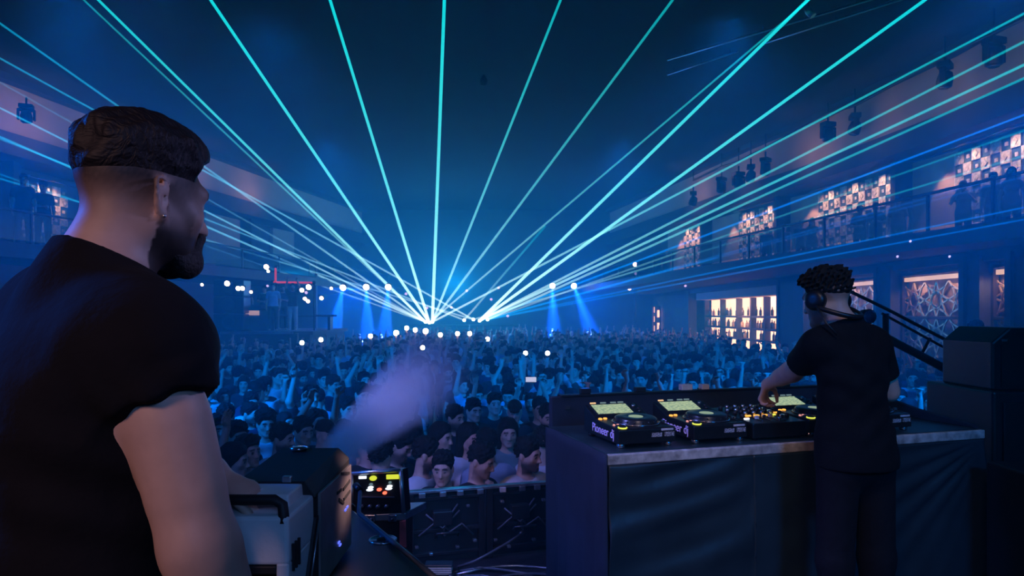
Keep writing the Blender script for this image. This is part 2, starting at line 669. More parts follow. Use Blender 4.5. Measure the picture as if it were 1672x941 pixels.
# ------------------------------------------------------------------ materials of the setting
M = {}
M['dance_floor'] = mat('dance_floor', (0.03, 0.03, 0.035), 0.35, noise=(3, 0.3))
M['stage_floor'] = mat('stage_floor', (0.012, 0.012, 0.014), 0.55, noise=(9, 0.35), bump=0.002, bscale=60)
M['ceiling'] = mat('ceiling', (0.022, 0.023, 0.026), 0.9, noise=(0.5, 0.25))
M['navy_wall'] = mat('navy_wall', (0.07, 0.08, 0.10), 0.8, noise=(2, 0.15))
M['dark_wall'] = mat('dark_wall', (0.035, 0.037, 0.045), 0.7, noise=(2, 0.2))
M['beige_wall'] = mat('beige_wall', (0.52, 0.38, 0.29), 0.85, noise=(1.5, 0.08))
M['black_metal'] = mat('black_metal', (0.012, 0.012, 0.014), 0.45, 0.3, noise=(20, 0.2))
M['black_plastic'] = mat('black_plastic', (0.010, 0.010, 0.012), 0.4, noise=(30, 0.2))
M['aluminium'] = mat('aluminium', (0.42, 0.44, 0.47), 0.35, 0.9, noise=(30, 0.2))
M['haze'] = None

# ------------------------------------------------------------------ the room
def Xback(d):
    """how far to the right the upper gallery's back wall stands at depth d (it curves in towards the far end)"""
    return float(np.interp(d, [6, 17.1, 19, 21, 25.5, 27.3, 36.4, 46], [12.9, 12.8, 12.65, 12.3, 11.7, 11.07, 9.45, 7.6]))


def Xfront(d):
    return float(np.interp(d, [6, 11.3, 22.1, 30.2, 46], [9.3, 8.6, 6.7, 5.5, 3.6]))


MIRROR = -3.5
CEIL = 9.7
FAR = 46.0


def structure(name, mb, material, **kw):
    o = mb.build(name, material, **kw)
    o['kind'] = 'structure'
    return o


structure('floor', MB().box((-1.75, 24, -0.1), (34, 46, 0.2)), M['dance_floor'])
structure('stage_floor', MB().box((0, 1.0, STAGE - 0.1), (11, 7.4, 0.2)), M['stage_floor'])
structure('stage_skirt', MB().box((0, 4.64, STAGE / 2 - 0.1), (11, 0.1, STAGE - 0.2)), M['dark_wall'])['kind'] = 'structure'
structure('ceiling', MB().box((-1.75, 21, CEIL + 0.1), (36, 52, 0.2)), M['ceiling'])
structure('wall_far', MB().box((-1.75, FAR + 0.15, 4.85), (34, 0.3, 9.7)), M['dark_wall'])


def strip(ds, fx, z0, z1, thick, side=1):
    """a wall that follows a curve in plan, with thickness"""
    mb = MB()
    n = len(ds)
    vs, fs = [], []
    for d in ds:
        x = fx(d)
        for xx in (x, x + thick):
            X = xx if side > 0 else MIRROR - xx
            vs += [(X, d, z0), (X, d, z1)]
    for i in range(n - 1):
        a, b = i * 4, i * 4 + 4
        for (p, q) in ((0, 1), (1, 3), (3, 2), (2, 0)):
            fs.append((a + p, a + q, b + q, b + p))
    fs += [(0, 1, 3, 2), ((n - 1) * 4, (n - 1) * 4 + 1, (n - 1) * 4 + 3, (n - 1) * 4 + 2)]
    return mb.add(vs, fs)


DS = [6, 9, 12, 15, 18, 21, 24, 27, 30, 33, 36.4, 40, FAR]
for side, sn in ((1, 'right'), (-1, 'left')):
    structure('wall_gallery_' + sn, strip(DS, Xback, 4.2, CEIL, 0.3, side), M['navy_wall'])
    structure('floor_gallery_' + sn, strip(DS, Xfront, 4.0, 4.35, 7.0, side), M['dark_wall'])
    structure('trim_soffit_' + sn, strip(DS, lambda d: Xback(d) - 1.35, 7.35, 8.0, 1.30, side), M['dark_wall'])
    structure('wall_cove_' + sn, strip(DS, lambda d: Xback(d) - 1.0, 8.0, 9.62, 0.15, side), M['beige_wall'])
    structure('trim_ceiling_' + sn, strip(DS, lambda d: Xback(d) - 1.35, 9.5, CEIL, 0.5, side), M['dark_wall'])

# right wall under the gallery: piers and lintel round the bar and the lattice screens
WX = 9.5
OPEN = [(24.3, 36.6), (17.75, 22.2), (14.35, 17.1), (13.0, 13.86)]     # (near, far) of each opening
mb = MB()
edges = [6.0] + [e for o in sorted(OPEN) for e in o] + [FAR]
for a, b in zip(edges[0::2], edges[1::2]):
    mb.box((WX + 0.2, (a + b) / 2, 2.0), (0.4, b - a, 4.0))
    # a slim raised frame along both edges of the pier
    for e in (a, b):
        mb.box((WX - 0.03, e, 1.95), (0.08, 0.16, 3.9))
mb.box((WX + 0.2, 26, 3.90), (0.4, 40, 0.24))
structure('wall_right', mb, M['navy_wall'])
structure('wall_left', MB().box((MIRROR - WX - 0.4, 26, 2.0), (0.4, 40, 4.0)), M['navy_wall'])

# haze that fills the hall
hm = bpy.data.materials.new('haze')
hm.use_nodes = True
nt = hm.node_tree
nt.nodes.remove(nt.nodes['Principled BSDF'])
vs = nt.nodes.new('ShaderNodeVolumeScatter')
vs.inputs['Color'].default_value = (0.10, 0.80, 1.0, 1)  # blue of the lamps put into the scatter colour, keeping red out
vs.inputs['Density'].default_value = 0.022
vs.inputs['Anisotropy'].default_value = 0.25
nt.links.new(vs.outputs[0], nt.nodes['Material Output'].inputs['Volume'])
haze = MB().box((-1.75, 24.13, 4.85), (33.8, 43.66, 9.66)).build('haze', hm)
tag(haze, 'thin stage haze tinted to look blue-lit, filling the whole hall', 'haze', kind='stuff')

# ------------------------------------------------------------------ lasers
bm_ = bpy.data.materials.new('laser_light')
bm_.use_nodes = True
nt = bm_.node_tree
nt.nodes.remove(nt.nodes['Principled BSDF'])
em = nt.nodes.new('ShaderNodeEmission')
tr = nt.nodes.new('ShaderNodeBsdfTransparent')
ad = nt.nodes.new('ShaderNodeAddShader')
vc = nt.nodes.new('ShaderNodeVertexColor')
vc.layer_name = 'paint'
nt.links.new(vc.outputs['Color'], em.inputs['Color'])
em.inputs['Strength'].default_value = 1.0
nt.links.new(em.outputs[0], ad.inputs[0])
nt.links.new(tr.outputs[0], ad.inputs[1])
nt.links.new(ad.outputs[0], nt.nodes['Material Output'].inputs['Surface'])
bm_.cycles.emission_sampling = 'NONE'
M['laser_light'] = bm_
M['lens_cyan'] = glow('lens_cyan', (0.35, 1.0, 0.95), 14)
M['lens_white'] = glow('lens_white', (0.80, 0.92, 1.0), 18)
M['lens_warm'] = glow('lens_warm', (1.0, 0.80, 0.70), 10)
M['lens_dim'] = glow('lens_dim', (0.45, 0.45, 0.85), 1.6)
M['red_light'] = glow('red_light', (1.0, 0.10, 0.08), 0.45)

LD = 42.0                                            # depth of the laser bar
CY0, CY1 = np.array((0.55, 1.25, 1.20)), np.array((0.0, 0.42, 0.46))
BL0, BL1 = np.array((0.0, 0.22, 0.60)), np.array((0.0, 0.10, 0.42))


def beam(parent, p0, p1, r0, r1, c0, c1, n=16):
    p0, p1 = Vector(p0), Vector(p1)
    ts = [(i / n) ** 1.6 for i in range(n + 1)]
    mb = MB().tube([p0.lerp(p1, t) for t in ts], [r0 + (r1 - r0) * t for t in ts], 8)
    o = mb.build('laser_beam', M['laser_light'], parent)
    me = o.data
    L = (p1 - p0).length
    P = wm(parent)
    t = np.clip(np.array([((P @ v.co) - p0).length / L for v in me.vertices]), 0, 1)[:, None]
    paint(me, np.array(c0) * (1 - t) ** 2.2 + np.array(c1) * (1 - (1 - t) ** 2.2))
    o.visible_shadow = True
    return o


def projector(px, py, label, beams):
    p = pix(px, py, LD)
    t = thing('laser_projector', label, 'laser projector', (p.x, p.y, p.z - 0.10), 0, 'laser projectors on the far bar')
    MB().box(p + Vector((0, 0.20, -0.02)), (0.26, 0.34, 0.16)).build('housing', M['black_metal'], t, bevel=0.02)
    MB().lathe(p, [(0.10, -0.02), (0.10, 0.03), (0.085, 0.04)], 16, frame_from(z=(0, -1, 0), x=(1, 0, 0))).build('lens', M['lens_cyan'], t)
    for (qx, qy, d, w, s) in beams:
        q = pix(qx, qy, d)
        st = q - p
        for _ in range(400):                          # on to where the beam meets ceiling or wall
            n_ = q + st * 0.004
            if d > 30 or n_.z > 9.55 or n_.y < 2.6 or n_.x > Xback(n_.y) - 1.5 or n_.x < MIRROR - Xback(n_.y) + 1.5:
                break
            q = n_
        d = q.y
        q0 = p + st.normalized() * 0.06
        c0, c1 = (CY0, CY1) if s > 0 else (BL0, BL1)
        s = abs(s)
        if s < 0.6 and qx < 0:
            c1 = np.array((0.0, 0.34, 0.62))
        beam(t, q0, q, w * 0.85 * LD / FPX, w * d / FPX, c0 * s, c1 * s)
    return t


projector(695, 526, 'small cyan laser projector at the left end of the far left laser cluster', [
    (-52, -250, 10.5, 2.2, 0.8), (120, -40, 12.5, 2.2, 0.8), (105, -30, 12.5, 1.6, 0.33), (-100, -32, 14.5, 1.8, 0.42), (-100, 126, 16.5, 1.7, 0.5), (-100, 180, 17.0, 1.9, 0.5), (-100, 78, 16, 1.5, 0.16), (-100, 250, 17.5, 1.4, 0.22)][1:])
projector(701, 527, 'tiny cyan laser projector in the middle of the far left laser cluster', [
    (302, -62, 12.5, 2.6, 1.0), (518, -68, 12.5, 2.6, 1.0), (1392, -60, 13, 1.7, 0.42)])
projector(706, 526, 'cyan laser projector at the right end of the far left laser cluster', [
    (728, -64, 12.5, 2.8, 1.0), (940, -62, 12.5, 2.3, 0.62), (1146, -64, 12.5, 2.2, 0.5), (1772, -30, 13, 2.0, 0.55)])
projector(758, 523, 'lone cyan laser projector left of the far right laser cluster', [
    (890, 370, 33, 1.8, 0.3), (-120, 180, 17, 1.6, 0.32)])
projector(773, 522, 'small cyan laser projector second in the far right laser cluster', [
    (-100, 40, 15.5, 1.7, 0.42), (-100, 262, 17.5, 1.5, 0.3), (1800, 216, 14, 1.6, 0.25)])
projector(783, 524, 'bright cyan laser projector third in the far right laser cluster', [
    (1374, -54, 12.5, 2.7, 1.0), (1588, -56, 12.8, 2.7, 1.0), (1772, 17, 13, 2.2, 0.5), (1772, 59, 13.2, 2.4, 0.62), (1772, 150, 13.5, 1.8, -0.9), (1772, 262, 13, 1.6, -0.5)])
projector(796, 522, 'small cyan laser projector at the right end of the far right laser cluster', [
    (1772, 83, 13.4, 2.2, 0.45), (1772, 178, 14, 1.7, 0.2), (1772, 252, 14, 1.6, -0.6), (1772, 318, 10.2, 1.6, -0.5), (1772, 340, 10.2, 1.6, -0.45)])

# ------------------------------------------------------------------ gallery panels, screens, bar, lamps
M['tile_light'] = mat('tile_light', (0.62, 0.55, 0.46), 0.6, noise=(9, 0.45), bump=0.03, bscale=14)
M['tile_dark'] = mat('tile_dark', (0.05, 0.10, 0.13), 0.3, noise=(6, 0.4))
M['gold'] = mat('gold', (0.62, 0.46, 0.32), 0.35, 0.6, noise=(5, 0.35))
M['screen_back'] = mat('screen_back', (0.26, 0.19, 0.15), 0.6, noise=(4, 0.5))
M['backlit'] = glow('backlit', (1.0, 0.72, 0.46), 2.3)
M['shelf_dark'] = mat('shelf_dark', (0.05, 0.035, 0.03), 0.6, noise=(8, 0.3))
M['bottle_glass'] = mat('bottle_glass', (0.06, 0.035, 0.02), 0.15, spec=0.6, noise=(15, 0.4))
M['bottle_pale'] = mat('bottle_pale', (0.55, 0.40, 0.25), 0.15, spec=0.6, noise=(15, 0.4))
M['strip_warm'] = glow('strip_warm', (1.0, 0.72, 0.48), 0.7)
M['glass_dark'] = bpy.data.materials.new('glass_dark')
M['glass_dark'].use_nodes = True
nt = M['glass_dark'].node_tree
nt.nodes.remove(nt.nodes['Principled BSDF'])
g1 = nt.nodes.new('ShaderNodeBsdfTransparent')
g1.inputs[0].default_value = (0.55, 0.62, 0.70, 1)
g2 = nt.nodes.new('ShaderNodeBsdfGlossy')
g2.inputs[0].default_value = (0.5, 0.55, 0.6, 1)
g2.inputs['Roughness'].default_value = 0.15
gm = nt.nodes.new('ShaderNodeMixShader')
gm.inputs[0].default_value = 0.08
nt.links.new(g1.outputs[0], gm.inputs[1])
nt.links.new(g2.outputs[0], gm.inputs[2])
nt.links.new(gm.outputs[0], nt.nodes['Material Output'].inputs['Surface'])

WARM = (1.0, 0.80, 0.62)


def side_x(d, side, off=0.0):
    x = Xback(d) - off
    return x if side > 0 else MIRROR - x


def checker(d0, d1, ztop, rows, label, side=1, power=70):
    a = Vector((side_x(d0, side, 0.28), d0, 0))
    b = Vector((side_x(d1, side, 0.28), d1, 0))
    ax = (b - a).normalized()
    out = Vector((-ax.y, ax.x, 0))
    if out.x * side > 0:
        out = -out
    L = (b - a).length
    n = max(3, round(L / 0.34))
    s = L / n
    R = frame_from(x=ax, z=(0, 0, 1))
    mid = (a + b) / 2
    t = thing('checker_panel', label, 'wall panel', (mid.x, mid.y, ztop - rows * s), 0, 'lit checker panels along the gallery')
    MB().box(mid + Vector((0, 0, ztop - rows * s / 2)), (L, 0.06, rows * s), R).build('backing', M['tile_dark'], t)
    mb = MB()
    for r in range(rows):
        for c in range(n):
            if (r + c) % 2 == 0:
                p = a + ax * (c + 0.5) * s + out * 0.05 + Vector((0, 0, ztop - (r + 0.5) * s))
                mb.box(p, (s * 0.96, 0.05, s * 0.96), R)
                # a carved lozenge on the tile
                mb.box(p + out * 0.03, (s * 0.38, 0.03, s * 0.38), R @ Matrix.Rotation(PI / 4, 3, 'Y'))
            else:
                p = a + ax * (c + 0.5) * s + out * 0.04 + Vector((0, 0, ztop - (r + 0.5) * s))
                mb.box(p, (s * 0.30, 0.03, s * 0.30), R)
    mb.build('tiles', M['tile_light'], t)
    lb = MB().box(mid + out * 0.36 + Vector((0, 0, ztop + 0.08)), (L, 0.10, 0.05), R).build('light_trough', M['dark_wall'], t)
    k = max(1, round(L / 1.6))
    for i in range(k):
        p = a.lerp(b, (i + 0.5) / k) + out * 0.75 + Vector((0, 0, ztop + 0.10))
        lamp('panel_lamp', 'SPOT', p, power, WARM, p - out * 0.75 + Vector((0, 0, -1.3)), 0.08, 110, 0.7)
    return t


checker(16.0, 19.0, 7.15, 7, 'big lit checker panel high at the near end of the gallery with teal squares')
checker(21.0, 25.4, 7.15, 7, 'widest lit checker panel on the gallery above the railing people')
checker(27.2, 30.6, 7.15, 7, 'narrower lit checker panel on the gallery above the backlit bar', power=85)
checker(33.7, 36.3, 7.15, 7, 'smallest lit checker panel on the gallery beyond all the others', power=95)
checker(21.4, 23.3, 6.95, 6, 'lit checker panel on the gallery behind the man in the black shirt', side=-1, power=85)

# plain beige wall pieces and dark pilasters between the panels, on both sides
k = 0
for side, sn in ((1, 'right'), (-1, 'left')):
    for d0, d1 in ((19.05, 20.7), (25.45, 26.95), (30.65, 33.35), (36.4, 38.6)):
        a = Vector((side_x(d0, side, 0.12), d0, 0)); b = Vector((side_x(d1, side, 0.12), d1, 0))
        ax = (b - a).normalized()
        mid = (a + b) / 2
        k += 1
        structure('trim_%d' % k, MB().box(mid + Vector((0, 0, 5.8)), ((b - a).length, 0.2, 2.95), frame_from(x=ax, z=(0, 0, 1))), M['beige_wall'])
        if side > 0:
            out = Vector((-ax.y, ax.x, 0))
            p = a.lerp(b, 0.22) + out * 0.55 + Vector((0, 0, 7.2))
            lamp('wall_lamp', 'SPOT', p, 75, WARM, p - out * 0.2 + Vector((0, 0, -2)), 0.06, 70, 0.5)
    for d0 in (20.85, 27.1, 33.55):
        k += 1
        structure('trim_%d' % k, MB().box((side_x(d0, side, 0.35), d0, 5.85), (0.7, 0.26, 3.0)), M['dark_wall'])
# the cove over the gallery is washed from the soffit
for d in (14.5, 17.5, 20.5, 24, 28, 32.5):
    for side in (1, -1):
        x = side_x(d, side, 2.3)
        lamp('cove_lamp', 'AREA', (x, d, 8.2), (3.0 if d < 22 else 6.0) if side > 0 else 7, (1.0, 0.80, 0.80), (side_x(d, side, 0.9), d, 8.9), 1.6)

# gallery railings: glass panels, posts and a handrail, in straight lengths
def railing(d0, d1, side, label, posts):
    fx = lambda d: (Xfront(d) + 0.06) if side > 0 else MIRROR - Xfront(d) - 0.06
    a, b = Vector((fx(d0), d0, 4.35)), Vector((fx(d1), d1, 4.35))
    ax = (b - a).normalized()
    R = frame_from(x=ax, z=(0, 0, 1))
    t = thing('gallery_railing', label, 'railing', (a + b) / 2, 0, 'glass railings of the gallery')
    MB().box((a + b) / 2 + Vector((0, 0, 0.38)), ((b - a).length, 0.02, 0.64), R).build('glass_panel', M['glass_dark'], t)
    MB().box((a + b) / 2 + Vector((0, 0, 0.74)), ((b - a).length, 0.06, 0.05), R).build('handrail', M['black_metal'], t)
    for i in range(posts):
        p = a.lerp(b, (i + 0.02) / posts)
        MB().box(p + Vector((0, 0, 0.36)), (0.05, 0.05, 0.72), R).build('post', M['black_metal'], t)


railing(9.0, 15.0, 1, 'glass gallery railing nearest the stage, below the big checker panel', 4)
railing(15.0, 22.1, 1, 'glass gallery railing below the widest checker panel', 4)
railing(22.1, 30.2, 1, 'glass gallery railing over the backlit bar', 4)
railing(30.2, 45.0, 1, 'glass gallery railing at the far end past the bar', 5)
railing(12.0, 22.1, -1, 'glass gallery railing behind the man in the black shirt', 5)
railing(22.1, 45.0, -1, 'long glass gallery railing above the raised side platform', 8)

# moving heads under the ceiling edge
def moving_head(px, py, d, label, yaw=0.0, tilt=0.3, s=1.0, group='moving heads along the gallery edge'):
    p = pix(px, py, d)
    t = thing('moving_head', label, 'stage light', p, yaw, group)
    R = Matrix.Rotation(yaw, 3, 'Z')
    T = R @ Matrix.Rotation(tilt, 3, 'X')
    q = lambda x, y, z: p + R @ Vector((x * s, y * s, z * s))
    MB().box(q(0, 0, 0.27), (0.34 * s, 0.24 * s, 0.12 * s), R).build('base', M['black_metal'], t, bevel=0.02)
    mb = MB().box(q(0, 0, 0.17), (0.40 * s, 0.10 * s, 0.07 * s), R)
    for k in (-1, 1):
        mb.box(q(k * 0.19, 0, 0.04), (0.05 * s, 0.12 * s, 0.30 * s), R)
    mb.build('yoke', M['black_metal'], t, bevel=0.01)
    MB().lathe(q(0, 0, 0), [(0.10 * s, -0.18 * s), (0.145 * s, -0.15 * s), (0.15 * s, 0.0), (0.12 * s, 0.12 * s), (0.05 * s, 0.16 * s)], 18, T).build('head', M['black_metal'], t)
    MB().lathe(q(0, 0, 0) + T @ Vector((0, 0, -0.185 * s)), [(0.09 * s, -0.012), (0.10 * s, 0.0), (0.09 * s, 0.015)], 18, T).build('lens', M['glass_lens'], t)
    MB().cyl(q(0, 0, 0.33), q(0, 0, 0.52), 0.025 * s).build('clamp', M['black_metal'], t)
    return t


M['glass_lens'] = mat('glass_lens', (0.05, 0.10, 0.20), 0.08, spec=0.9, coat=0.6)
heads = [(1623, 92, 15.4, 'moving head light hung closest to the stage on the gallery edge'),
         (1543, 129, 17.2, 'moving head light with a small blue glint, second on the gallery edge from the stage'),
         (1396, 208, 21.2, 'moving head light above the widest checker panel, nearer of the pair'),
         (1352, 220, 22.6, 'moving head light above the widest checker panel, farther of the pair'),
         (1250, 276, 25.6, 'moving head light hung just before the narrower checker panel'),
         (1226, 287, 26.4, 'moving head light in the bunch above the narrower checker panel, first of three'),
         (1206, 298, 27.2, 'moving head light in the bunch above the narrower checker panel, second of three'),
         (1178, 306, 28.2, 'moving head light in the bunch above the narrower checker panel, third of three'),
         (1132, 328, 31.0, 'moving head light hung last along the far end of the gallery edge')]
for i, (px, py, d, l) in enumerate(heads):
    moving_head(px, py, d, l, 0.3 + 0.5 * (i % 3), 0.15 * (i % 3), 1.25)
moving_head(43, 190, 19.0, 'moving head light hung on the gallery edge behind the man in the black shirt', 0.4, 0.2, 1.0)

rail = thing('lighting_rail', 'long dark lighting rail that carries the moving heads over the gallery', 'lighting rail', pix(1396, 160, 21.2))
pts = [pix(px, py - 28 - 160 / d, d) for px, py, d, _l in heads]
pts = [pts[0] + (pts[0] - pts[1]) * 1.0] + pts
MB().tube(pts, 0.045, 8).build('bar', M['black_metal'], rail)
for p in pts[1:]:
    MB().cyl(p + Vector((0, 0, -0.02)), p + Vector((0.0, 0, 0.55)), 0.02).build('hanger', M['black_metal'], rail)

for (x0, y0, x1, y1, l) in ((1090, 98, 1440, -6, 'long thin ceiling track running toward the gallery'),
                            (1090, 122, 1205, 84, 'short thin ceiling track below the long one'),
                            (1250, 70, 1500, -10, 'faint ceiling track between the long track and the gallery')):
    a = pix(x0, y0, 1115 * 6.85 / (512 - y0)); b = pix(x1, y1, 1115 * 6.85 / (512 - y1))
    t = thing('ceiling_track', l, 'ceiling track', (a + b) / 2)
    MB().tube([a, b], 0.03, 8).build('rail', M['aluminium'], t)
    for f in (0.1, 0.5, 0.9):
        p = a.lerp(b, f)
        MB().cyl(p, p + Vector((0, 0, 0.14)), 0.012).build('hanger', M['black_metal'], t)
p = pix(790, 132, 20)
t = thing('hanging_microphone', 'small dark fixture hung on a long cord from the middle of the ceiling', 'hanging fixture', p)
MB().cyl(p, (p.x, p.y, CEIL), 0.012).build('cord', M['black_metal'], t)
MB().lathe(p, [(0.03, -0.16), (0.10, -0.12), (0.12, 0.02), (0.05, 0.14), (0.02, 0.2)], 16).build('head', M['black_metal'], t)
p = pix(1320, 18, 14.5)
t = thing('ceiling_spot', 'small ceiling spotlight beside the long ceiling track', 'spotlight', p)
MB().lathe(p, [(0.07, -0.16), (0.08, 0.0), (0.05, 0.10)], 16, frame_from(z=(-0.5, 0.3, 0.8), x=(1, 0, 0))).build('can', M['aluminium'], t)
MB().cyl(p, p + Vector((0, 0, 0.5)), 0.015).build('stem', M['black_metal'], t)

# ---- lattice screens in the openings of the right wall
def lattice(d0, d1, label):
    t = thing('lattice_screen', label, 'lattice screen', (WX + 0.25, (d0 + d1) / 2, 0.9), 0, 'warm lattice screens under the gallery')
    W, z0, z1 = d1 - d0, 0.95, 3.72
    MB().box((WX + 0.42, (d0 + d1) / 2, (z0 + z1) / 2), (0.05, W, z1 - z0)).build('backing', M['screen_back'], t)
    fr = MB()
    for z in (z0 + 0.04, z1 - 0.05, 2.62):
        fr.box((WX + 0.26, (d0 + d1) / 2, z), (0.12, W, 0.07))
    for y in (d0 + 0.04, d1 - 0.04):
        fr.box((WX + 0.26, y, (z0 + z1) / 2), (0.12, 0.08, z1 - z0))
    fr.build('frame', M['shelf_dark'], t, bevel=0.01)
    mb = MB()
    n = max(1, round(W / 0.85))
    s = W / n
    rows = [z0 + 0.1, 1.78, 2.62, 3.45]
    for i in range(n):
        for j in range(3):
            cy, cz, hw, hh = d0 + (i + 0.5) * s, (rows[j] + rows[j + 1]) / 2, s / 2, (rows[j + 1] - rows[j]) / 2
            o = Vector((WX + 0.28, cy, cz))
            pp = [Vector((0, hw * math.cos(a), hh * math.sin(a))) for a in [k * PI / 4 for k in range(8)]]
            sq = [Vector((0, sx * hw, sz * hh)) for sx, sz in ((-1, -1), (1, -1), (1, 1), (-1, 1))]
            bars = [(pp[k], pp[(k + 3) % 8]) for k in range(8)] + [(sq[k] * 0.98, sq[k] * 0.62) for k in range(4)]
            ring = [Vector((0, hw * 0.42 * math.cos(a), hh * 0.42 * math.sin(a))) for a in [k * PI / 6 for k in range(13)]]
            bars += list(zip(ring[:-1], ring[1:]))
            for a, b in bars:
                dv = b - a
                mb.box(o + (a + b) / 2, (dv.length, 0.030, 0.034), frame_from(x=dv, y=(1, 0, 0)))
    mb.build('lattice', M['gold'], t)
    MB().box((WX + 0.28, (d0 + d1) / 2, 3.55), (0.06, W - 0.16, 0.10)).build('light_strip', M['strip_warm'], t)
    k = max(1, round(W / 1.1))
    for i in range(k):
        lamp('screen_lamp', 'SPOT', (WX + 0.02, d0 + W * (i + 0.5) / k, 3.66), 26, (1.0, 0.72, 0.54), (WX + 0.40, d0 + W * (i + 0.5) / k, 2.3), 0.06, 130, 0.7)


lattice(17.8, 22.15, 'warm lattice screen partly behind the head of the DJ')
lattice(14.4, 17.05, 'broad warm lattice screen between two dark piers')
lattice(13.02, 13.84, 'narrow warm lattice screen above the black loudspeaker')

# ---- the backlit bar
t = thing('back_bar', 'long backlit bar shelf unit glowing warm under the gallery', 'bar', (10.3, 30.4, 0.0))
MB().box((10.72, 30.45, 2.05), (0.08, 12.2, 2.75)).build('light_panel', M['backlit'], t)
MB().box((10.30, 30.45, 3.60), (0.9, 12.2, 0.36)).build('canopy', M['beige_wall'], t, bevel=0.02)
MB().box((10.2, 30.45, 0.55), (1.0, 12.2, 1.1)).build('counter', M['shelf_dark'], t, bevel=0.02)
SHZ = (1.62, 2.10, 2.62)
for z in SHZ:
    MB().box((10.45, 30.45, z - 0.05), (0.34, 12.1, 0.09)).build('shelf', M['shelf_dark'], t)
for y in (24.5, 25.5, 27.8, 29.4, 31.2, 33.6, 36.4):
    MB().box((10.38, y, 2.25), (0.24, 0.30 if y == 25.5 else 0.16, 2.3)).build('upright', M['shelf_dark'], t)
lamp('bar_lamp', 'AREA', (9.7, 30.4, 3.3), 70, WARM, (10.5, 30.4, 1.8), 1.0)


def bottle_mesh(h, r):
    prof = [(r * 0.9, 0), (r, 0.02), (r, h * 0.58), (r * 0.85, h * 0.66), (r * 0.36, h * 0.78), (r * 0.32, h), (r * 0.25, h + 0.005)]
    mb = MB().lathe((0, 0, 0), prof, 12)
    return mb


proto = [bottle_mesh(0.36, 0.06).build('bottle', M['bottle_glass']), bottle_mesh(0.32, 0.075).build('bottle', M['bottle_pale']), bottle_mesh(0.40, 0.05).build('bottle', M['bottle_glass'])]
rb = random.Random(3)
used = [0, 0, 0]
names = ('bottom', 'middle', 'top')
for j, z in enumerate(SHZ):
    for y in np.arange(24.75, 36.3, 0.31):
        if rb.random() < 0.22 or min(abs(y - u) for u in (24.5, 25.5, 27.8, 29.4, 31.2, 33.6, 36.4)) < 0.16:
            continue
        q = rb.choice((0, 0, 1, 2))
        if used[q] == 0:
            o = proto[q]
            used[q] = 1
        else:
            o = proto[q].copy()
            COL.objects.link(o)
        o.location = (10.46 + rb.uniform(-0.05, 0.05), float(y), z)
        kind = ('dark round-shouldered bottle', 'pale squat bottle', 'tall slim dark bottle')[q]
        tag(o, '%s on the %s shelf of the glowing bar' % (kind, names[j]), 'bottle', '%ss on the %s bar shelf' % (kind, names[j]))

t = thing('display_cabinet', 'narrow lit display cabinet in the far corner past the bar', 'cabinet', (9.35, 44.3, 0))
MB().box((9.42, 44.3, 1.7), (0.06, 1.5, 3.0)).build('backing', M['shelf_dark'], t)
for z in (1.75, 2.35, 2.95):
    MB().box((9.3, 44.2, z), (0.10, 0.55, 0.36)).build('lit_niche', M['backlit'], t)
for z in (1.9, 2.7):
    MB().box((9.3, 43.4, z), (0.10, 0.22, 0.45)).build('lit_niche', M['backlit'], t)
for y in (43.55, 43.75, 44.6, 45.0):
    MB().box((9.26, y, 1.7), (0.22, 0.10, 3.0)).build('upright', M['shelf_dark'], t)

# ---- raised side platform with its gear
PZ = 2.08
t = thing('side_platform', 'raised dark side platform with a pale front edge beyond the crowd', 'platform', (-10.2, 26.4, 0))
MB().box((-10.05, 27.0, PZ / 2 - 0.06), (5.6, 5.0, PZ - 0.12)).build('base', M['dark_wall'], t)
MB().box((-10.0, 26.95, PZ - 0.06), (5.8, 5.2, 0.12)).build('deck', M['navy_wall'], t)
MB().box((-9.1, 24.33, PZ - 0.05), (2.6, 0.05, 0.09)).build('front_edge', M['aluminium'], t)
p = pix(374, 540, 24.8)
t = thing('speaker_tower', 'tall dark loudspeaker tower on the raised side platform', 'loudspeaker', (p.x, p.y, PZ))
for i in range(3):
    MB().box((p.x, 25.1, PZ + 0.32 + i * 0.62), (1.1, 0.7, 0.60)).build('cabinet', M['black_plastic'], t, bevel=0.03)
    MB().lathe((p.x, 24.74, PZ + 0.32 + i * 0.62), [(0.24, 0.0), (0.22, 0.02), (0.08, -0.02)], 20, frame_from(z=(0, -1, 0), x=(1, 0, 0))).build('cone', M['black_metal'], t)
p = pix(424, 540, 25.6)
t = thing('platform_desk', 'small lit desk with a sloping top on the raised side platform', 'desk', (p.x, p.y, PZ))
MB().box((p.x, p.y, PZ + 0.4), (1.3, 0.6, 0.8)).build('body', M['navy_wall'], t, bevel=0.02)
MB().box((p.x, p.y - 0.05, PZ + 0.86), (1.4, 0.7, 0.06), Matrix.Rotation(0.25, 3, 'X')).build('top', M['black_plastic'], t, bevel=0.01)
MB().box((p.x - 0.15, p.y - 0.32, PZ + 0.66), (0.5, 0.04, 0.18)).build('display', glow('desk_display', (0.7, 0.6, 0.5), 0.5), t)
p = pix(452, 540, 26.5)
t = thing('platform_bench', 'low dark bench behind the dancers on the raised side platform', 'bench', (p.x, p.y, PZ))
MB().box((p.x + 0.6, p.y + 0.3, PZ + 0.55), (3.2, 0.5, 0.08)).build('seat', M['navy_wall'], t, bevel=0.02)
for dx in (-0.8, 0.6, 2.0):
    MB().box((p.x + dx, p.y + 0.3, PZ + 0.26), (0.1, 0.45, 0.52)).build('leg', M['black_metal'], t)
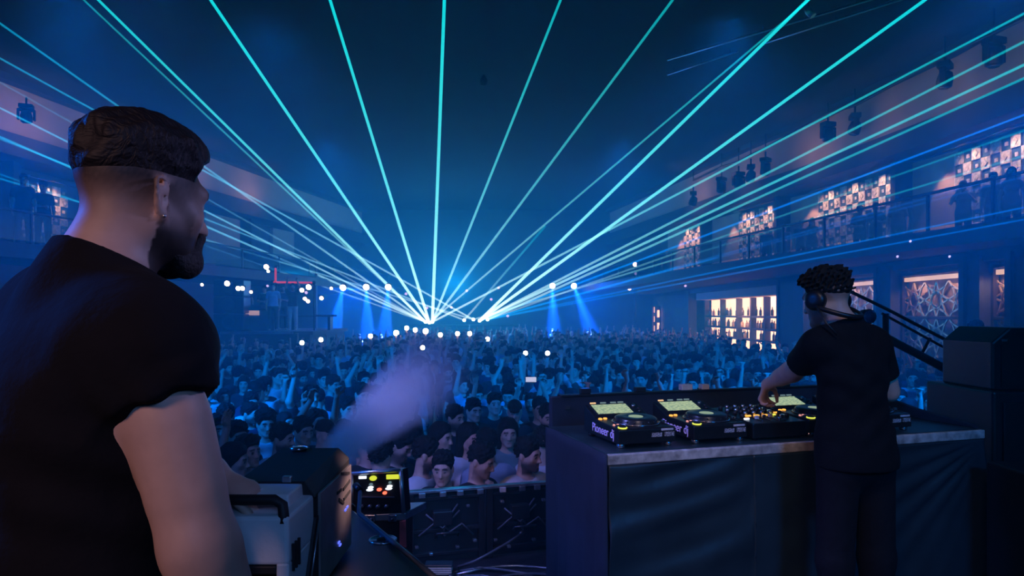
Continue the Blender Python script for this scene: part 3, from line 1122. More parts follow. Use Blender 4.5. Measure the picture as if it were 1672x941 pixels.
# red neon lines on the wall behind the platform
for (a, b, l) in (((450, 436), (450, 463), 'upright red neon tube behind the raised side platform'), ((445, 461), (512, 462), 'level red neon tube behind the raised side platform')):
    a3, b3 = pix(*a, 25.6), pix(*b, 25.6)
    t = thing('neon_tube', l, 'neon tube', a3)
    MB().cyl(a3, b3, 0.04, n=10).build('tube', M['red_light'], t)
    for e in (a3, b3):
        MB().ball(e + Vector((0, 0.03, 0)), 0.08).build('end_cap', M['black_metal'], t)
    MB().cyl((b3.x, 25.68, PZ), (b3.x, 25.68, max(a3.z, b3.z)), 0.03).build('stand', M['black_metal'], t)
a3 = pix(480, 470, 31.3)
structure('wall_platform', MB().box((-12.1, 31.5, 2.6), (6.2, 0.2, 5.2)), M['navy_wall'])

# ---- lamps that show as points of light
def point_lamp(px, py, d, rpx, m, name, label, cat, group=None, aim=(0, -1, -0.3)):
    p = pix(px, py, d)
    r = rpx * d / FPX
    t = thing(name, label, cat, p, 0, group)
    R = frame_from(z=aim, x=(1, 0, 0))
    MB().lathe(p, [(r * 0.7, -r * 2.2), (r * 1.05, -r * 1.6), (r * 1.12, -0.1 * r), (r * 0.95, 0.0)], 14, R).build('can', M['black_metal'], t)
    MB().lathe(p, [(r * 0.97, 0.01), (r * 0.9, 0.3 * r), (r * 0.5, 0.55 * r), (r * 0.05, 0.62 * r)], 14, R).build('lens', m, t)
    return t


SPOTS = [(560, 470, -0.20, -1.0, 'first'), (598, 469, 0.06, -1.0, 'second'), (634, 469, -0.06, -1.0, 'third')]
for px, py, ax, az, nth in SPOTS:
    point_lamp(px, py, 31, 5.2, M['lens_white'], 'beam_light', 'bright white beam light, %s of the row left of the lasers' % nth, 'stage light', 'beam lights left of the lasers')
    p = pix(px, py, 30.8)
    lamp('beam_lamp', 'SPOT', p, 90000, (0.02, 0.10, 1.0), p + Vector((ax, -0.12, az)) * 3, 0.06, 24, 0.7)
    lamp('beam_core_lamp', 'SPOT', p, 70000, (0.25, 0.32, 1.0), p + Vector((ax * 0.7 + 0.12, -0.12, az)) * 3, 0.05, 6, 0.6)
for px, py, ax, az, nth in ((902, 467, 0.02, -1.0, 'straight down'), (937, 467, 0.36, -1.0, 'slanting down')):
    point_lamp(px, py, 40, 4.8, M['lens_white'], 'beam_light', 'bright white beam light right of the lasers, its blue beam %s' % nth, 'stage light', 'beam lights right of the lasers')
    p = pix(px, py, 39.8)
    lamp('beam_lamp', 'SPOT', p, 150000, (0.02, 0.10, 1.0), p + Vector((ax, -0.12, az)) * 3, 0.06, 24, 0.7)
    lamp('beam_core_lamp', 'SPOT', p, 110000, (0.15, 0.25, 1.0), p + Vector((ax, -0.12, az)) * 3, 0.05, 5, 0.6)

for px, py, r, w, l in ((371, 463, 4.6, 'lens_warm', 'bright lamp over the speaker tower of the side platform'),
                        (389, 471, 4.0, 'lens_warm', 'bright lamp just past the speaker tower, left one of a close pair'),
                        (396, 471, 3.8, 'lens_warm', 'bright lamp just past the speaker tower, right one of a close pair'),
                        (410, 477, 2.8, 'lens_warm', 'small lamp low beside the close pair of lamps'),
                        (435, 436, 4.4, 'lens_warm', 'bright lamp highest over the side platform'),
                        (438, 443, 2.6, 'lens_warm', 'small lamp right under the highest platform lamp'),
                        (437, 467, 2.2, 'lens_dim', 'dull lamp under the red neon corner'),
                        (330, 465, 2.6, 'lens_warm', 'small lamp close beside the black shirt shoulder'),
                        (493, 474, 3.8, 'lens_warm', 'bright lamp above the pale trousered dancer'),
                        (504, 469, 4.6, 'lens_white', 'largest bluish lamp above the pale trousered dancer'),
                        (500, 478, 2.6, 'lens_dim', 'dim lamp between the two lamps above the dancer'),
                        (498, 488, 3.2, 'lens_warm', 'curved lamp low beside the dancer, upper half'),
                        (503, 492, 3.2, 'lens_warm', 'curved lamp low beside the dancer, lower half'),
                        (525, 487, 3.4, 'lens_warm', 'bright lamp alone right of the curved lamp'),
                        (541, 471, 2.6, 'lens_warm', 'small lamp left of the beam light row'),
                        (1037, 432, 4.0, 'lens_warm', 'bright lamp on top of the tall lamp post'),
                        (1038, 447, 2.4, 'lens_dim', 'dim lamp halfway down the tall lamp post'),
                        (1044, 466, 4.4, 'lens_white', 'bright lamp low on the tall lamp post, right one'),
                        (1028, 471, 3.2, 'lens_warm', 'lamp low on the tall lamp post, left one')):
    point_lamp(px, py, 23.0 if px < 600 else 36, r, M[w], 'stage_lamp', l, 'lamp', 'scattered lamps along the far side')
a = pix(1037, 428, 36.3); b = pix(1037, 560, 36.3)
t = thing('lamp_post', 'tall thin post that carries lamps beside the far bar', 'post', b)
MB().cyl(b, a, 0.05).build('pole', M['black_metal'], t)
MB().box(pix(1036, 469, 36.3), (0.8, 0.08, 0.08)).build('crossbar', M['black_metal'], t)
for px, py in ((530, 460), (663, 480), (762, 475), (814, 470), (802, 489), (697, 503), (737, 502), (829, 516), (1119, 467), (1166, 454), (1187, 455), (1465, 419), (1550, 419), (1486, 394)):
    d = {1465: 14.6, 1550: 13.6, 1486: 13.75}.get(px, 41 if px < 1000 else 28)
    point_lamp(px, py, d, 2.4 if px < 1000 else 2.2, M['lens_dim'], 'small_lamp', 'tiny dim lamp hanging in the haze', 'lamp', 'tiny dim lamps in the haze')
# the long far counter and truss that carry the laser bar
t = thing('laser_bar', 'dark bar at the far end that carries the laser projectors', 'truss', pix(745, 530, 42.3))
for dz in (0.0, 0.28):
    MB().cyl(pix(650, 531, 42.25) - Vector((0, 0, 0.02 + dz)), pix(850, 531, 42.25) - Vector((0, 0, 0.02 + dz)), 0.05).build('chord', M['black_metal'], t)
for px in (655, 700, 745, 790, 845):
    q = pix(px, 531, 42.25)
    MB().cyl(q, (q.x, q.y, 0.0), 0.05).build('leg', M['black_metal'], t)

# ------------------------------------------------------------------ people
M['skin'] = mat('skin', (1, 1, 1), 0.55, attr='paint', noise=(30, 0.06))
M['hair'] = mat('hair', (0.010, 0.009, 0.009), 0.75, spec=0.25, noise=(60, 0.3), bump=0.008, bscale=70)
M['cloth_any'] = mat('cloth_any', (1, 1, 1), 0.85, objcol=True, noise=(7, 0.12), bump=0.010, bscale=7)
M['cloth_dark'] = mat('cloth_dark', (0.02, 0.022, 0.03), 0.85, noise=(12, 0.2), bump=0.01, bscale=20)
M['shoe'] = mat('shoe', (0.03, 0.03, 0.03), 0.5, noise=(20, 0.2))
M['lens_phone'] = glow('lens_phone', (1.0, 0.93, 0.90), 14)
M['phone_screen'] = glow('phone_screen', (0.55, 0.62, 0.85), 0.9)
M['pale_trousers'] = mat('pale_trousers', (0.5, 0.48, 0.45), 0.85, noise=(12, 0.15), bump=0.01, bscale=20)
SKIN = (0.56, 0.37, 0.29)


def figure_meshes(h, P, beard=0.0, hair='short', seed=0, female=False, legs=True, sleeve=0.55, arms_curl=(0.4, 0.4)):
    """crowd figure standing on the origin, facing -y.  P: joints of the two arms.  Gives meshes for body, shirt, trousers, hair."""
    lo, hi = P.get('box', ((-0.62, -0.55, -0.02), (0.62, 0.35, 2.28)))
    lo = np.array(lo); hi = np.array(hi)
    B, S, T, H = (Blend(lo, hi, h) for _ in range(4))
    sh = 0.175 if not female else 0.150
    hipw = 0.090
    lean = P.get('lean', 0.0)
    hy = P.get('head_tilt', 0.1)
    yaw = P.get('head_yaw', 0.0)
    hc = v3(P.get('head_x', 0.0), -0.035 - lean, 1.625)
    Rm = Matrix.Rotation(yaw, 3, 'Z') @ Matrix.Rotation(hy, 3, 'X')
    R = np.array(Rm)
    add_head(B, hc, R)
    neck0, neck1 = v3(0, 0.020, 1.42), hc + R @ v3(0, 0.022, -0.06)
    B.limb(neck0, neck1, (0.064, 0.058), (0.054, 0.056), 0.03)
    tw = 1.0 if not female else 0.86
    # trunk
    for X, g in ((B, 0.0), (S, 0.012)):
        X.limb(v3(-sh * 0.62, 0.012, 1.395), v3(sh * 0.62, 0.012, 1.395), (0.085 + g, 0.066 + g), (0.085 + g, 0.066 + g), 0.04, u=(0, 1, 0))
        X.limb(v3(0, 0.0, 1.27), v3(0, 0.0, 1.10), (0.158 * tw + g, 0.105 + g), (0.140 * tw + g, 0.096 + g), 0.06)
        X.limb(v3(0, 0.0, 1.08), v3(0, 0.005, 0.95), (0.138 * tw + g, 0.094 + g), (0.158 + g, 0.105 + g), 0.06)
        if female:
            for s in (-1, 1):
                X.egg(v3(s * 0.07, -0.085, 1.245), (0.062 + g, 0.055 + g, 0.060 + g), 0.04)
    S.limb(v3(0, 0.005, 1.00), v3(0, 0.005, 0.86), (0.172, 0.122), (0.204, 0.142), 0.05)
    # legs
    for s in (-1, 1):
        hp, kn, an = v3(s * hipw, 0, 0.92), v3(s * 0.105, -0.015, 0.49), v3(s * 0.115, 0.02, 0.09)
        if legs:
            B.limb(hp, kn, 0.080, 0.054, 0.05)
            B.limb(kn, an, 0.053, 0.036, 0.03)
            B.limb(v3(s * 0.115, 0.03, 0.045), v3(s * 0.13, -0.13, 0.03), (0.036, 0.036), (0.038, 0.022), 0.03)
        T.limb(hp, kn, 0.096, 0.072, 0.04)
        T.limb(kn, v3(s * 0.115, 0.02, 0.10), 0.070, 0.060, 0.03)
    T.limb(v3(0, 0.005, 0.98), v3(0, 0.005, 0.90), (0.165, 0.112), (0.172, 0.118), 0.05)
    T.cut((0, 0, 1.00), (0, 0, 1))
    # arms
    for i, s in enumerate((-1, 1)):
        a = P['R' if s < 0 else 'L']
        shp = v3(s * sh, 0.012, 1.385)
        el, wr, hd, pn = (np.array(q, dtype=np.float32) for q in a[:4])
        B.limb(shp, el, 0.052 * (0.85 if female else 1), 0.041 * (0.85 if female else 1), 0.04)
        B.limb(el, wr, 0.041 * (0.85 if female else 1), 0.027, 0.02)
        add_hand(B, wr, hd, pn, s if a[4] is None else a[4], curl=a[5], k=0.006)
        S.limb(shp, shp + (el - shp) * sleeve, 0.068 * (0.88 if female else 1), 0.064 * (0.88 if female else 1), 0.045)
    S.cut((0, 0, 0.90), (0, 0, -1))
    # neckline: the shirt ends where the neck begins
    S.egg(v3(0, -0.01, 1.485), (0.078, 0.078, 0.065), 0.01, None, 'sub')
    # hair
    q = lambda x, y, z: hc + R @ v3(x, y, z)
    LINE = ((-0.13, 0.062), (-0.085, 0.062), (-0.066, 0.050), (-0.050, 0.018), (-0.030, 0.000), (-0.012, -0.012), (0.004, 0.004), (0.030, 0.016), (0.050, -0.020), (0.085, -0.055), (0.13, -0.070))
    if hair == 'cap':
        H.egg(q(0, 0.016, 0.046), (0.0835, 0.1050, 0.090), 0.0, R)
        H.cut(q(0, 0, 0.035), R @ v3(0, -0.12, -1))
        H.limb(q(0, -0.075, 0.048), q(0, -0.150, 0.040), (0.068, 0.012), (0.056, 0.008), 0.01, u=R @ v3(1, 0, 0))
    elif hair == 'long':
        add_hair(H, hc, R, LINE, 0.012, 0.012, amp=0.0015, freq=90, seed=seed)
        for sx in (-1, 1):
            H.limb(q(sx * 0.066, 0.028, 0.04), q(sx * 0.080, 0.040, -0.21), (0.030, 0.040), (0.034, 0.030), 0.03)
        H.limb(q(0, 0.080, 0.04), q(0, 0.085, -0.22), (0.075, 0.034), (0.080, 0.026), 0.03)
    else:
        kw = dict(short=dict(side=0.009, top=0.018, amp=0.0030, freq=170), quiff=dict(side=0.007, top=0.020, quiff=0.020, amp=0.0028, freq=150),
                  curly=dict(side=0.014, top=0.026, amp=0.0060, freq=230))[hair]
        add_hair(H, hc, R, LINE, seed=seed, **kw)
    out = []
    V, F = largest(*B.skin())
    C = face_paint(V, hc, R, SKIN, beard)
    out.append((V, F, C))
    for X in (S, T, H):
        V, F = largest(*X.skin())
        out.append((V, F, None))
    return out


DOWN = lambda s: ((s * 0.235, 0.03, 1.10), (s * 0.235, -0.05, 0.86), (0, -0.1, -1), (-s, 0, 0), None, 0.4)
UP = lambda s: ((s * 0.29, -0.06, 1.60), (s * 0.25, -0.10, 1.86), (0, 0, 1), (0, -1, 0), None, 0.3)
FIST = lambda s: ((s * 0.33, -0.08, 1.50), (s * 0.36, -0.14, 1.76), (0, 0, 1), (0, -1, 0), None, 1.3)
PHONE = lambda s: ((s * 0.26, -0.16, 1.20), (s * 0.12, -0.36, 1.38), (-s * 0.25, -0.1, 1), (-s * 0.3, 1, 0.1), None, 0.7)
FACE = lambda s: ((s * 0.24, -0.14, 1.14), (s * 0.10, -0.20, 1.40), (-s * 0.2, 0.2, 1), (0, 1, 0), None, 0.6)
FOLD = lambda s: ((s * 0.25, -0.06, 1.12), (s * 0.02, -0.20, 1.14 + 0.03 * s), (-s, -0.05, 0.1), (0, 0.9, -0.2), None, 0.5)
HIGH = lambda s: ((s * 0.24, -0.03, 1.64), (s * 0.16, -0.16, 1.88), (0, -0.1, 1), (0, -1, 0.1), None, 0.7)

VARIANTS = [   # name, arms, options
    ('plain', dict(R=DOWN(-1), L=DOWN(1)), dict(hair='short')),
    ('bearded', dict(R=DOWN(-1), L=FOLD(1), head_yaw=0.35), dict(hair='short', beard=0.85)),
    ('right_up', dict(R=UP(-1), L=DOWN(1), head_tilt=-0.05), dict(hair='quiff')),
    ('left_fist', dict(R=DOWN(-1), L=FIST(1), head_yaw=-0.25), dict(hair='curly', seed=4)),
    ('film', dict(R=HIGH(-1), L=HIGH(1), head_tilt=-0.1), dict(hair='short', beard=0.6)),
    ('phone', dict(R=PHONE(-1), L=PHONE(1), head_tilt=0.42), dict(hair='quiff', beard=0.7)),
    ('face', dict(R=FACE(-1), L=DOWN(1), head_tilt=0.32, head_yaw=0.2), dict(hair='short', beard=0.4)),
    ('woman', dict(R=DOWN(-1), L=DOWN(1), head_yaw=0.15), dict(hair='long', female=True, sleeve=0.28)),
    ('woman_fold', dict(R=FOLD(-1), L=FOLD(1), head_yaw=-0.2), dict(hair='long', female=True, sleeve=0.12)),
    ('cap', dict(R=DOWN(-1), L=DOWN(1), head_yaw=-0.5, head_tilt=0.15), dict(hair='cap')),
    ('curly', dict(R=FOLD(-1), L=DOWN(1), head_yaw=-0.45), dict(hair='curly', seed=9)),
    ('woman_up', dict(R=DOWN(-1), L=UP(1), head_tilt=-0.05), dict(hair='long', female=True, sleeve=0.2)),
]
CROWD = {}
SPECK = {}
for vi, (vn, arms, opt) in enumerate(VARIANTS):
    ms = figure_meshes(0.0105, arms, **opt)
    lst = []
    for (V, F, C), nm in zip(ms, ('person', 'shirt', 'trousers', 'hair')):
        me = mesh_np(nm, V, F)
        if C is not None:
            paint(me, C)
        me.materials.append({'person': M['skin'], 'shirt': M['cloth_any'], 'trousers': M['cloth_dark'], 'hair': M['hair']}[nm])
        lst.append(me)
    CROWD[vn] = lst
    if vi in (0, 2, 3, 4, 7):
        ms = figure_meshes(0.034, arms, **dict(opt, legs=False))
        SPECK[vn] = ms


def crowd_person(vn, loc, rz, shirt, label, group=None, scale=1.0, cat='person', kids=(1, 2, 3), haircol=None):
    ms = CROWD[vn]
    o = bpy.data.objects.new('person', ms[0])
    COL.objects.link(o)
    o.location = loc
    o.rotation_euler = (0, 0, rz)
    o.scale = (scale,) * 3
    tag(o, label, cat, group)
    for i in kids:
        c = bpy.data.objects.new(('person', 'shirt', 'trousers', 'hair')[i], ms[i])
        if i == 3 and vn == 'cap':
            c.name = 'cap'
        COL.objects.link(c)
        c.parent = o
        c.color = (*shirt, 1) if i == 1 else (0.02, 0.02, 0.025, 1)
    return o

# ------------------------------------------------------------------ the two men on the stage
M['black_cotton'] = mat('black_cotton', (0.005, 0.005, 0.007), 0.9, spec=0.2, noise=(14, 0.15), bump=0.010, bscale=9)
M['black_denim'] = mat('black_denim', (0.005, 0.005, 0.008), 0.85, spec=0.25, noise=(40, 0.2), bump=0.008, bscale=11)
M['beard'] = mat('beard', (0.022, 0.017, 0.017), 0.7, noise=(140, 0.4), bump=0.004, bscale=160)


def _strand_hair():
    m = mat('combed_hair', (0.009, 0.008, 0.010), 0.58, spec=0.28)
    nt = m.node_tree
    tc = nt.nodes.new('ShaderNodeTexCoord')
    mp = nt.nodes.new('ShaderNodeMapping')
    mp.inputs['Rotation'].default_value = (0, 0, math.radians(-62))
    mp.inputs['Scale'].default_value = (14, 150, 60)
    n = nt.nodes.new('ShaderNodeTexNoise')
    n.inputs['Scale'].default_value = 1.0
    n.inputs['Detail'].default_value = 3
    n.inputs['Distortion'].default_value = 0.6
    bp = nt.nodes.new('ShaderNodeBump')
    bp.inputs['Distance'].default_value = 0.006
    nt.links.new(tc.outputs['Object'], mp.inputs['Vector'])
    nt.links.new(mp.outputs['Vector'], n.inputs['Vector'])
    nt.links.new(n.outputs['Fac'], bp.inputs['Height'])
    nt.links.new(bp.outputs['Normal'], nt.nodes['Principled BSDF'].inputs['Normal'])
    return m


M['combed_hair'] = _strand_hair()


def fine_ear(S, P, R, s):
    """helix, hollow, tragus and lobe of one ear; s = -1 right, +1 left"""
    e = v3(s * 0.0775, 0.014, -0.010)
    a = unit(v3(s * 0.42, 0.91, 0.0))
    b = unit(v3(0, 0.16, 0.98))
    n = unit(np.cross(a, b) * (1 if s > 0 else 1))
    if n[0] * s < 0:
        n = -n
    L = lambda u, v, w=0.0: P(*(e + a * u + b * v + n * w))
    Rw = np.array(R) @ np.stack([n, a, b], 1)
    S.egg(L(0.008, 0.0), (0.0050, 0.0155, 0.0270), 0.004, Rw)
    pts = [(-0.006, 0.008), (-0.007, 0.022), (0.000, 0.031), (0.011, 0.0335), (0.020, 0.028), (0.0245, 0.016), (0.024, 0.002), (0.019, -0.012), (0.012, -0.022)]
    for p, q in zip(pts[:-1], pts[1:]):
        S.limb(L(*p, 0.004), L(*q, 0.004), 0.0042, 0.0042, 0.002)
    S.egg(L(0.004, -0.027, 0.002), (0.0050, 0.0075, 0.0090), 0.004, Rw)
    S.egg(L(0.006, -0.004, 0.006), (0.0070, 0.0085, 0.0120), 0.003, Rw, 'sub')
    S.limb(L(0.016, -0.010, 0.004), L(0.013, 0.015, 0.004), 0.0030, 0.0030, 0.003)
    S.egg(L(-0.006, -0.006, 0.004), (0.0040, 0.0045, 0.0060), 0.003, Rw)


def performer(name, label, spec):
    h = spec['h']
    hc = v3(*spec['head'])
    Rm = Matrix.Rotation(spec['yaw'], 3, 'Z') @ Matrix.Rotation(spec.get('roll', 0.0), 3, 'Y') @ Matrix.Rotation(spec['tilt'], 3, 'X')
    R = np.array(Rm, dtype=np.float32)
    P = lambda x, y, z: hc + R @ v3(x, y, z)
    C = v3(*spec['shoulders'])
    r = unit(v3(*spec['right']))
    f = unit(v3(-r[1], r[0], 0))                # the way the chest faces
    pel = v3(*spec['pelvis'])
    g0 = spec['floor']
    hw = spec['half']
    arms = spec['arms']
    allp = [hc + 0.2, hc - 0.2, C + r * 0.35, C - r * 0.35, pel + r * 0.28, pel - r * 0.28, v3(pel[0], pel[1], g0 - 0.02)] + [v3(*p) for a in arms.values() for p in a[:2]] + [v3(*a[1]) + unit(v3(*a[2])) * 0.19 for a in arms.values()]
    allp += [v3(pel[0], pel[1], g0) + f * 0.25, pel - f * 0.22, C - f * 0.22, C + f * 0.22]
    lo = np.min(allp, 0) - 0.05
    hi = np.max(allp, 0) + 0.05
    B, S, T, SH = (Blend(lo, hi, h) for _ in range(4))
    W = spec.get('bulk', 1.0)
    # body
    add_head(B, hc, R, ears=False)
    fine_ear(B, P, R, -1)
    fine_ear(B, P, R, 1)
    nape = spec.get('nape', 0.062)
    nk = C + v3(0, 0, 0.05) - f * 0.02
    B.limb(nk, P(0, 0.030, -0.055), (0.064 * W, 0.062 * W), (0.057 * W, 0.058 * W), 0.03)
    for X, g in ((B, 0.0), (S, 0.010)):
        X.limb(C - r * hw * 0.70, C + r * hw * 0.70, (0.092 * W + g, 0.074 * W + g), (0.092 * W + g, 0.074 * W + g), 0.05, u=f)
        for s in (-1, 1):                       # trapezius
            X.limb(C + r * s * hw * 0.62 + v3(0, 0, 0.045), P(0, 0.05, -0.115) * 0.42 + nk * 0.58 + r * s * 0.02, 0.048 * W + g, 0.044 * W + g, 0.05)
        up = unit(pel - C)
        D = float(np.linalg.norm(pel - C))
        X.limb(C + up * 0.14 - f * 0.015, C + up * D * 0.58, (0.168 * W + g, 0.118 * W + g), (0.146 * W + g, 0.104 * W + g), 0.07, u=r)
        X.limb(C + up * D * 0.58, pel, (0.145 * W + g, 0.102 * W + g), (0.160 * W + g, 0.112 * W + g), 0.06, u=r)
        X.limb(C - f * 0.055 - v3(0, 0, 0.06), C - f * 0.05 - v3(0, 0, 0.20), (0.13 * W, 0.06 * W + g), (0.12 * W, 0.055 * W + g), 0.06, u=r)
    S.limb(pel - up * 0.05, pel + up * 0.05, (0.196 * W, 0.146 * W), (0.206 * W, 0.156 * W), 0.05, u=r)
    # legs and shoes
    for s, (kn, an) in zip((-1, 1), spec['legs']):
        hp = pel + r * s * 0.092 - v3(0, 0, 0.04)
        kn, an = v3(*kn), v3(*an)
        B.limb(hp, kn, 0.082, 0.056, 0.05)
        B.limb(kn, an, 0.054, 0.038, 0.03)
        T.limb(hp, kn, 0.098 * W, 0.074, 0.05)
        T.limb(kn, an + v3(0, 0, 0.01), 0.073, 0.058, 0.03)
        fx = unit(f + r * s * 0.15)
        SH.limb(v3(an[0], an[1], g0 + 0.055) - fx * 0.03, v3(an[0], an[1], g0 + 0.042) + fx * 0.16, (0.046, 0.052), (0.044, 0.036), 0.03)
        SH.limb(an, v3(an[0], an[1], g0 + 0.06), 0.050, 0.050, 0.02)
    T.limb(pel + v3(0, 0, 0.01), pel - v3(0, 0, 0.05), (0.164 * W, 0.116 * W), (0.170 * W, 0.122 * W), 0.05, u=r)
    T.cut(pel + v3(0, 0, 0.05), (0, 0, 1))
    SH.cut((0, 0, g0 + 0.002), (0, 0, -1))
    # arms
    for side, s in (('L', -1), ('R', 1)):
        el, wr, hd, pn, curls = arms[side]
        el, wr = v3(*el), v3(*wr)
        sp = C + r * s * hw - v3(0, 0, 0.012)
        ra = spec['arm']
        B.limb(sp, el, ra[0], ra[1], 0.04)
        B.limb(sp + (el - sp) * 0.35, sp + (el - sp) * 0.75, ra[0] * 0.98, ra[0] * 0.93, 0.03)
        B.limb(el, wr, ra[1] * 0.98, ra[3], 0.03)
        B.limb(el + (wr - el) * 0.12, el + (wr - el) * 0.45, ra[2], ra[2] * 0.86, 0.03)
        bend = unit(el * 2 - sp - wr + 1e-4)
        B.egg(el + bend * ra[1] * 0.45, (0.020, 0.020, 0.024), 0.03)
        add_hand(B, wr, hd, pn, s, curls=curls, size=1.02, k=0.004)
        SL = Blend(lo, hi, h)
        sl = spec['sleeve'][0]
        end = sp + (el - sp) * sl
        SL.limb(sp + v3(0, 0, 0.02), end + unit(el - sp) * 0.03, ra[0] * 1.08 + spec.get('loose', 0.010), ra[0] * 1.06 + spec.get('loose', 0.010) + 0.002, 0.03)
        nrm = unit(unit(el - sp) + v3(*spec['sleeve'][1]))
        SL.cut(end, nrm, 0.004)
        k = 0.05
        a_, d_ = S.F, SL.F
        hh = np.clip(0.5 + 0.5 * (a_ - d_) / k, 0, 1)
        S.F = a_ * (1 - hh) + d_ * hh - k * hh * (1 - hh)
    S.cut(pel - v3(0, 0, 0.07), (0, 0, -1))
    # a close crew neck: a sleeve round the neck, cut off level with the collar
    hb = P(0, 0.030, -0.055)
    cz = spec['collar_z']
    tt = (cz - nk[2]) / (hb[2] - nk[2])
    pc = nk + (hb - nk) * tt
    S.limb(nk, pc + (hb - nk) * 0.15, (0.064 * W + 0.014, 0.062 * W + 0.014), (0.060 * W + 0.012, 0.060 * W + 0.012), 0.035)
    S.cut(pc, v3(0, 0, 0.85) + f * spec.get('collar_tilt', 0.45), 0.004)
    # folds in the cloth
    rr = random.Random(spec.get('seed', 1))
    gx, gy, gz = S.grid()
    for c0, ax, wv, amp in spec.get('folds', []):
        c0 = v3(*c0)
        dx, dy, dz = gx - c0[0], gy - c0[1], gz - c0[2]
        ph = dx * ax[0] + dy * ax[1] + dz * ax[2]
        fall = np.exp(-(dx ** 2 + dy ** 2 + dz ** 2) / (2 * wv[1] ** 2))
        S.F += (amp * np.sin(ph * wv[0]) * fall).astype(np.float32)
    V, F = largest(*B.skin())
    me = mesh_np('person', V, F)
    Cc = face_paint(V, hc, R, spec.get('skin', SKIN), spec.get('beard', 0.0))
    q = head_coords(V, hc, R)
    near = (np.abs(q) < 0.17).all(1)
    cl = lambda t: np.clip(t, 0, 1)
    ear = cl((np.abs(q[:, 0]) - 0.0735) / 0.003) * cl((0.040 - q[:, 1]) / 0.012) * cl((q[:, 1] + 0.010) / 0.006) * cl((q[:, 2] + 0.055) / 0.012) * cl((0.034 - q[:, 2]) / 0.010)
    z0, z1 = spec['fade']
    lift = np.clip(-(q[:, 1] + 0.03) / 0.05, 0, 1) * 0.055
    fade = np.clip((q[:, 2] - z0 - lift) / (z1 - z0), 0, 1) ** 0.9 * (q[:, 1] > -0.085)
    side = ((q[:, 1] > -0.052) & (q[:, 1] < -0.004) & (q[:, 2] > -0.10) & (q[:, 2] < 0.05)) * 0.55 * spec.get('beard', 0)
    speck = np.array([rr.uniform(0.93, 1.0) for _ in range(len(V))])
    w = (np.maximum(fade, side) * near * (1 - ear) * speck)[:, None]
    Cc = Cc * (1 - w) + np.array((0.014, 0.011, 0.011)) * w
    paint(me, Cc)
    o = link_mesh(name, me, M['skin'])
    root = thing('tmp', None, None, (pel[0], pel[1], g0))
    mw = root.matrix_basis.copy()
    bpy.data.objects.remove(root)
    me.transform(mw.inverted())
    o.location = (pel[0], pel[1], g0)
    tag(o, label, 'person')
    for X, nm, mm in ((S, 't_shirt', M['black_cotton']), (T, 'trousers', M['black_denim'])):
        V, F = largest(*X.skin())
        link_mesh(nm, mesh_np(nm, V, F), mm, o, True)
    V, F = SH.skin()
    lab = head_coords(V, pel, np.stack([r, f, v3(0, 0, 1)], 1))[:, 0]
    for s in (-1, 1):
        keep = (lab * s > 0)
        ren = np.cumsum(keep) - 1
        ff = F[keep[F].all(1)]
        link_mesh('shoe', mesh_np('shoe', V[keep], ren[ff]), M['shoe'], o, True)
    return o, P, R, hc, C, r, f


def local_blend(c, r, h):
    return Blend(np.array(c) - r, np.array(c) + r, h)


# ---- the man with the fog machine, his back to us
a62 = math.radians(62)
man, P, R, hc, C, r, f = performer('person', 'bearded man in black t-shirt, his back to us, at the fog machine', dict(
    h=0.0058, head=(-0.624, 1.16, 2.914), yaw=math.radians(149), tilt=0.10, roll=0.0, shoulders=(-0.672, 1.115, 2.685), right=(0.777, -0.63, -0.14), half=0.205,
    pelvis=(-0.70, 1.08, 2.14), floor=STAGE, bulk=1.16, arm=(0.051, 0.046, 0.049, 0.034), fade=(-0.078, 0.022), beard=0.95, skin=(0.50, 0.32, 0.25),
    legs=(((-0.80, 1.19, 1.68), (-0.81, 1.18, 1.27)), ((-0.62, 1.05, 1.68), (-0.61, 1.02, 1.27))),
    arms=dict(R=((-0.450, 0.975, 2.400), (-0.405, 1.06, 2.150), (0.15, 0.25, -0.95), (-0.7, 0.2, 0.0), (0.4, 0.45, 0.5, 0.5, 0.3)),
              L=((-0.815, 1.405, 2.475), (-0.560, 1.262, 2.425), (0.80, -0.06, -0.42), (-0.35, 0.25, -0.85), (0.25, 0.55, 0.8, 0.9, 0.5))),
    sleeve=(0.19, (0.0, 0.0, 0.0)), collar_z=2.805, loose=0.016, seed=2,
    folds=[((-0.50, 0.93, 2.56), (0.75, 0.1, 0.65), (120, 0.06), 0.0035), ((-0.56, 0.95, 2.45), (0.2, 0.3, 0.9), (80, 0.10), 0.005),
           ((-0.42, 0.96, 2.60), (0.3, 0.2, -0.9), (150, 0.05), 0.003), ((-0.7, 0.98, 2.50), (0.6, 0.2, 0.8), (55, 0.15), 0.003)]))
H = local_blend(hc, 0.19, 0.0042)
add_hair(H, hc, R, ((-0.13, 0.070), (-0.085, 0.068), (-0.068, 0.060), (-0.050, 0.036), (0.0, 0.034), (0.06, 0.032), (0.13, 0.020)), 0.0055, 0.021, 0.040, 0.105, 0.016, 0.0012, 120, 3, 0.006, 0.0014)
V, F = largest(*H.skin())
link_mesh('hair', mesh_np('hair', V, F), M['combed_hair'], man, True)
H = local_blend(P(0, -0.05, -0.09), 0.13, 0.0042)
for s in (-1, 1):
    H.limb(P(s * 0.058, -0.008, -0.062), P(s * 0.026, -0.070, -0.104), (0.007, 0.013), (0.015, 0.022), 0.02)
H.limb(P(-0.026, -0.074, -0.099), P(0.026, -0.074, -0.099), 0.024, 0.024, 0.02)
H.limb(P(-0.022, -0.095, -0.050), P(0.022, -0.095, -0.050), 0.0075, 0.0075, 0.004)
for s in (-1, 1):
    H.limb(P(s * 0.024, -0.093, -0.052), P(s * 0.028, -0.080, -0.09), 0.008, 0.012, 0.01)
V, F = largest(*H.skin())
